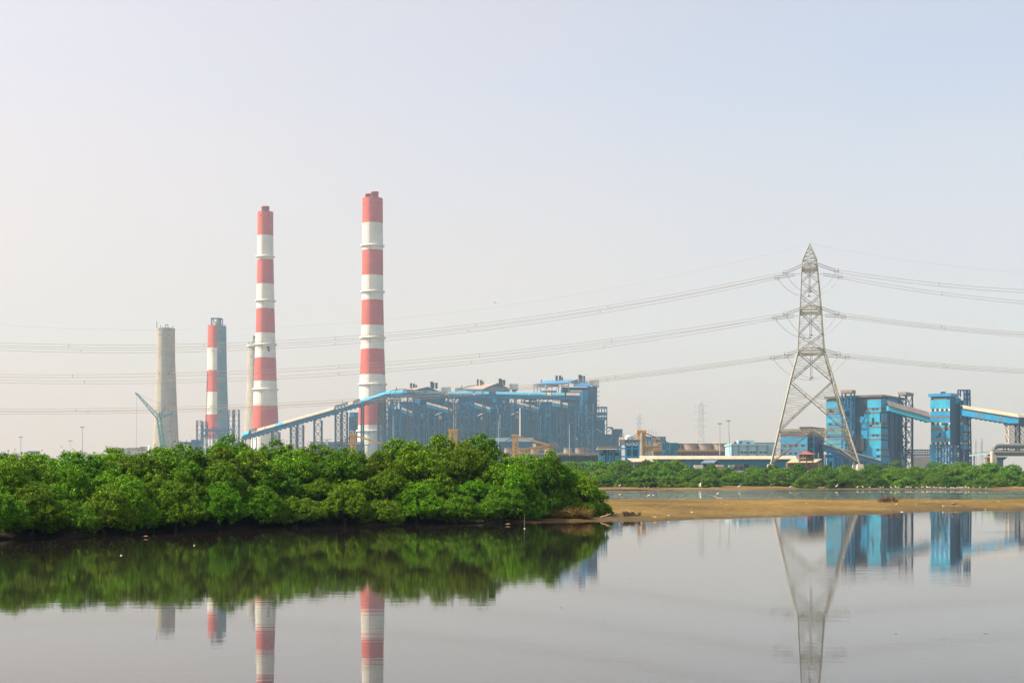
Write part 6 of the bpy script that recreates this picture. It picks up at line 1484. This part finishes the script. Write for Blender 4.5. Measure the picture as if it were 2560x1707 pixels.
# ------------------------------------------------------------------ birds
def bird(name, label, cat, m, group=None, pose='stand', sc=1.0):
    t = thing(name, label, cat, (0,0,0), group); g = MB()
    if pose == 'stand': pts = [(-.30,.40,.012),(-.2,.44,.05),(-.08,.49,.095),(.05,.55,.105),(.14,.62,.07),(.19,.70,.042),(.165,.79,.03),(.14,.86,.027),(.17,.92,.036),(.22,.925,.03),(.26,.915,.014)]
    elif pose == 'hunch': pts = [(-.30,.36,.012),(-.2,.42,.06),(-.06,.50,.11),(.06,.58,.11),(.13,.66,.07),(.17,.70,.05),(.22,.71,.035),(.26,.70,.014)]
    else: pts = [(-.32,.40,.012),(-.2,.42,.06),(-.05,.45,.10),(.1,.47,.09),(.2,.50,.05),(.3,.50,.03),(.37,.48,.035),(.42,.46,.014)]
    g.tube([(x,0,z) for x,z,_ in pts], [r for *_, r in pts], 10)
    part(g, 'body', m, t); x, z, _ = pts[-1]; x -= .02
    g = MB(); g.tube([(x,0,z),(x+.13,0,z-.02)], [.014,.003], 6); part(g, 'beak', mat('yellow_beak', (.5,.35,.08), .5, var=0), t)
    for s in (-.03, .03): g = MB(); g.tube([(-.02,s,.44),(.01,s,.24),(-.01,s,-.03)], [.014,.010,.010], 5); part(g, 'leg', BEAK, t)
    t.scale = (sc,)*3; return t
def place(b, px, D, z, rz, sc, label=None):
    b.location = (X(px, D), D, z); b.rotation_euler = (0,0,rz); b.scale = (sc,)*3
    if label: b['label'] = label
row = [(2174,1),(2201,0),(2208,1),(2228,1),(2239,0),(2246,1),(2265,1),(2271,0),(2277,0),(2289,2),(2293,2),(2305,2),(2308.5,0),(2317,0),(2320,2),(2325,1),(2334,1),(2338,2),(2342,2),(2349,1),(2352,0),(2357,2),(2363.5,0),(2377,0),(2380,2),(2385,2),(2393,2),(2400,0),(2405,2),(2415,1),(2422,0),(2433,1),(2450,1),(2464.5,1),(2144,0),(2157,0)]
EP = [bird('egret', 'white egret in the long row of egrets along the far waterline', 'egret', FEATHER, 'row of egrets on the far waterline', p) for p in ('hunch', 'stand', 'feed')]
used = [False]*3; re_ = random.Random(6)
def shore(px):
    y = 250.0
    while bank_z(px, y) < 0.02: y += .25
    return y
for px, k in row:
    b = EP[k] if not used[k] else copy_tree(EP[k]); used[k] = True
    D = shore(px)+re_.uniform(-.6, 2.0); place(b, px, D, max(0, bank_z(px, D)), re_.choice((0, math.pi, .6, 2.6)), re_.uniform(.55, .78))
for px, D, k, rz, sc, lab in ((1848, None, 1, 0, 1.0, 'lone upright egret at the far water edge left of the left pylon foot'), (1976, None, 0, 0, .8, 'single small egret at the far water edge between the pylon feet'), (2092, None, 1, 0, 1.05, 'tall upright egret at the far water edge left of the egret row'), (1549.5, None, 1, .4, .9, 'egret standing on the far mudbank below the blue gatehouse'),
                              (1622, 139, 1, 0, .62, 'left bird of the pair of egrets in the shallow channel'), (1634, 138, 0, math.pi, .6, 'right bird of the pair of egrets in the shallow channel'), (1794, 155, 0, .3, .62, 'egret wading by the slanting branch in the channel')):
    b = copy_tree(EP[k]); b['group'] = 'scattered egrets'; D = D or shore(px)+.8
    place(b, px, D, max(0, bank_z(px, D)) if D > 200 else 0.0, rz, sc, lab)
HB = bird('heron', 'brown heron wading in the channel near the thicket', 'heron', mat('buff_feathers', (.5,.38,.16), .8), 'herons', 'stand'); place(HB, 1552, 142, 0, 0, .7)
h = bird('heron', 'grey heron standing in the channel right of the egret pair', 'heron', GREYF, 'herons', 'stand'); place(h, 1714, 142, 0, 0, .68)
h = bird('heron', 'dark grey wader standing on the near edge of the mudflat below the transfer tower', 'wading bird', GREYF, 'herons', 'feed'); place(h, 2384, 90, mud_z(2384, 90), .1, .62)
h = bird('heron', 'dark bird at the edge of the far bushes below the pale blue office', 'wading bird', GREYF, 'herons', 'hunch'); place(h, 1928, 275, bank_z(1928, 275), 0, .9)
def flyer(label, p, span, m, bank, wing=.25, cat='bird', rz=0.0):
    t = thing('flying_bird', label, cat, (0,0,0)); s = span
    g = MB(); g.tube([(-.26*s,0,0),(-.12*s,0,.01),(0,0,.02*s),(.14*s,0,.01),(.2*s,0,.0),(.24*s,0,-.01)], [.01*s,.035*s,.05*s,.04*s,.028*s,.006*s], 8)
    part(g, 'body', m, t)
    for sg in (-1, 1):
        g = MB(); a = [(.08*s,0,.02*s),(.10*s,sg*.25*s,.02*s+wing*.25*s),(-.02*s,sg*.5*s,wing*.28*s),(-.08*s,sg*.28*s,wing*.22*s),(-.06*s,0,.02*s)]
        g.plate(a, .006*s); part(g, 'wing', m, t)
    t.location = p; t.rotation_euler = (bank, 0, rz); return t
flyer('small brown bird of prey gliding in the open sky right of the tallest chimney', P(1238.5, 757.5, 190), .75, mat('dark_brown_feathers', (.12,.085,.05), .9), R(25), .4, rz=R(65))
flyer('bird flying low in the sky left of the tall left floodlight mast', P(154, 1117, 240), .9, GREYF, R(15), .5, rz=R(80))
flyer('white egret with raised wings landing on the far mudbank', P(1750, 1216, 262), 1.3, FEATHER, R(-20), 1.6, 'egret', R(150))
flyer('white bird flying in front of the blue roofed boiler house', P(1441, 1096.5, 600), 1.6, FEATHER, R(30), .8, rz=R(110))

# ------------------------------------------------------------------ driftwood, litter and floating things
def lying(px, y, z=0.25): return P(px, y, GD(y, z))
def brush(label, px, ybase, w, h, n, m, seed, name='brush_pile'):
    D = GD(ybase, .25); c = P(px, ybase, D); c.z = mud_z(px, D) if D < 128 else 0
    t = thing(name, label, 'brushwood', c); r = random.Random(seed); g = MB(); s = D/F; W = w*s; H = h*s
    for i in range(n):
        a = c+Vector((r.uniform(-.5,.5)*W, r.uniform(-.3,.3)*W*.4, r.uniform(0,.45)*H)); d = Vector((r.uniform(-1,1)*.4*W, r.uniform(-.2,.2)*W, r.uniform(.0,1)*.8*H)); b = a+d
        if b.z > c.z+H: b.z = c.z+H*r.uniform(.7,1)
        m1 = a.lerp(b,.5)+Vector((0,0,r.uniform(-.03,.05))); g.tube([a,m1,b], [.022,.016,.006], 5)
    part(g, 'twigs', m, t)
    g = MB()
    for i in range(max(3, n//14)):
        a = c+Vector((r.uniform(-.5,.1)*W, r.uniform(-.1,.1)*W, .04)); g.tube([a, a+Vector((.4*W, .05, r.uniform(.05,.35)*H))], [.04,.02], 6)
    part(g, 'branches', WOOD, t)
brush('pile of dead branches at the channel side of the mudflat', 2221, 1257, 44, 20, 120, TWIG, 1)
brush('dark tangle of dead twigs on the mud right of the thicket', 1572, 1284, 26, 14, 90, TWIG, 2)
brush('loose bleached twigs right of the dark tangle of twigs', 1592, 1284, 18, 13, 14, TWIG, 3)
def log(name, label, cat, a, b, r, m, kink=.04):
    g = MB(); a, b = Vector(a), Vector(b); pts = [a.lerp(b, k/5)+Vector((0,0,kink*math.sin(k*1.7))) for k in range(6)]; g.tube(pts, [r, r*.95, r*.85, r*.8, r*.65, r*.45], 8)
    d = (b-a); q = a.lerp(b,.6); g.tube([q, q+Vector((d.x*.06, d.y*.06, .12))], [r*.5, r*.2], 5)
    o = solo(g, name, m, a, label, cat); return o
log('driftwood_log', 'bleached driftwood stick lying at the mud edge below the thicket tip', 'driftwood', lying(1502,1295,.08)+Vector((0,0,.03)), lying(1527,1287,.24)+Vector((0,0,.05)), .05, WOOD, .01)
log('fallen_branch', 'slanting bare branch rising out of the channel water', 'branch', P(1810,1249.5,132), P(1783,1239.5,139), .05, WOOD, .04)
log('fallen_branch', 'short dark stick at the channel edge right of the slanting branch', 'branch', P(1822,1250,131), P(1823,1246,131.5), .03, TWIG, .01)
D = GD(1282, .2); g = MB(); z = mud_z(2013, D)
a = P(1993,1282,D); b = P(2036,1282,D)
g.hexa([(a.x,D-.22,z+.02),(b.x,D-.22,z+.02),(b.x,D+.22,z+.02),(a.x,D+.22,z+.02)], [(a.x-.03,D-.25,z+.12),(b.x+.02,D-.25,z+.12),(b.x+.02,D+.25,z+.12),(a.x-.03,D+.25,z+.12)])
g.hexa([(a.x,D-.25,z+.125),(b.x-.05,D-.25,z+.125),(b.x-.05,D+.25,z+.125),(a.x,D+.25,z+.125)], [(a.x+.04,D-.2,z+.17),(b.x-.08,D-.2,z+.17),(b.x-.08,D+.2,z+.17),(a.x+.04,D+.2,z+.17)], 1)
solo(g, 'stranded_plank', [mat('reddish_brown_wood', (.22,.07,.02), .9), ORANGE], (a.x, D, z), 'thick orange brown plank stranded at the near mud edge', 'plank')
D = GD(1260.5, .3); g = MB(); z = mud_z(2380, D); g.hexa([(X(2357,D),D-.1,z),(X(2402,D),D-.16,z),(X(2402,D),D+.1,z),(X(2357,D),D+.1,z)], [(X(2357,D),D-.1,z+.10),(X(2402,D),D-.16,z+.08),(X(2402,D),D+.1,z+.08),(X(2357,D),D+.1,z+.10)])
solo(g, 'straw_coloured_board', STRAW, (X(2380,D), D, z), 'long pale yellow board lying on the mudflat', 'board')
# scraps of litter: crumpled flat lumps
rl = random.Random(12)
def scrap(px, y, w, hgt, m, label, cat='litter', group='pale scraps of litter on the mudflat', z=None, name='litter_scrap'):
    D = GD(y, .2 if z is None else z); zz = mud_z(px, D)-.01 if z is None else z; s = D/F; W = w*s*.5; H = hgt*s; c = Vector((X(px,D), D, zz))
    n = 9; vs = []
    for ring, (rr, hh) in enumerate(((1, 0), (.95, .35), (.55, .9))):
        for k in range(n): a = 2*math.pi*k/n; q = rr*rl.uniform(.75, 1.15); vs.append((c.x+math.cos(a)*W*q, c.y+math.sin(a)*W*q*.7, c.z+hh*H*rl.uniform(.7, 1.2)))
    vs.append((c.x, c.y, c.z+H)); fs = []
    for ring in (0, 1):
        for k in range(n): a = ring*n+k; b = ring*n+(k+1)%n; fs.append((a, b, b+n, a+n))
    for k in range(n): fs.append((2*n+k, 2*n+(k+1)%n, 3*n))
    g = MB(); g.add(vs, fs); return solo(g, name, m, c, label, cat, group)
scrap(1730, 1279.5, 9, 3, LITTER, 'largest pale lump of litter on the mudflat right of the dark twigs', group=None)
scrap(1496, 1294.5, 9, 3, LITTER, 'pale scrap of litter beside the bleached driftwood stick', group=None)
scrap(1972, 1281, 6, 3, LITTER, 'pale lump of litter just left of the orange brown plank', group=None)
scrap(2086, 1279, 4, 2, LITTER, 'left of two pale scraps right of the orange brown plank', group=None)
scrap(2098, 1279, 4, 2, LITTER, 'right of two pale scraps right of the orange brown plank', group=None)
scrap(2255, 1271, 10, 2, LITTER, 'flat pale scrap on the mud left below the branch pile', group=None)
scrap(2241, 1261.5, 6, 2.5, LITTER, 'pale scrap on the mud just right below the branch pile', group=None)
scrap(1638, 1288, 16, 3, WOOD, 'flat brown drift debris on the mud left of the largest pale lump', group=None)
scrap(1672, 1285, 6, 2, LITTER, 'small pale scrap between the brown debris and the largest pale lump', group=None)
for i in range(46):
    px = rl.uniform(1440, 2540); lo = HY+7000/128+3; hi = HY+7000/(ne(px)+3.0); y = rl.uniform(lo, hi); m = rl.choice((LITTER, LITTER, WOOD, TWIG))
    scrap(px, y, rl.uniform(1.6, 4.5), rl.uniform(.7, 1.6), m, 'small scrap of drift litter scattered on the open mudflat', group='small scraps on the mudflat')
for px, y, w in ((365,1340,12),(1270,1309.5,14)):
    D = GD(y, .05); 
    scrap(px, y, w, 1.6, mat('wet_sandy_scum', (.26,.17,.08), .8), 'sandy lit scrap on the dark shore under the near thicket', 'litter', 'lit scraps on the thicket shore', .05)
for px, y, w, lab in ((303, 1388, 6, 'white scrap floating on the dark reflection at the left'), (486, 1363, 5, 'white scrap floating close below the thicket'), (1311.5, 1321, 5, 'white float below the thin stick at the thicket'), (1575, 1456, 6, 'brown scrap floating in the middle of the open water'), (1403, 1518, 5, 'dark scrap floating in the open water below the middle'),
                      (1312, 1418, 4, 'small dark scrap floating on the edge of the tree reflection'), (2110, 1471, 3, 'left of two tiny dark things floating right of the pylon reflection'), (2124, 1470.5, 3, 'right of two tiny dark things floating right of the pylon reflection'), (2464, 1583, 15, 'thin dark stick floating at the lower right'), (2240, 1583.5, 9, 'short thin stick floating left of the lower right stick'), (1573, 1444, 4, 'tiny speck floating above the brown floating scrap')):
    D = GD(y, 0.0); m = LITTER if 'white' in lab else (WOOD if 'brown' in lab else TWIG)
    scrap(px, y, w, 2.0 if 'white' in lab else .9, m, lab, 'floating litter', None, 0.0, 'floating_scrap')
D = 58; t = thing('marker_stick', 'thin pale stick standing in the water off the thicket shore', 'stick', (X(1311,D), D, 0)); g = MB(); g.tube([(X(1311.3,D),D,-.2), (X(1311,D),D,Z(1284,D))], [.009,.005], 6); part(g, 'stick', PALE, t)
bpy.context.view_layer.update()
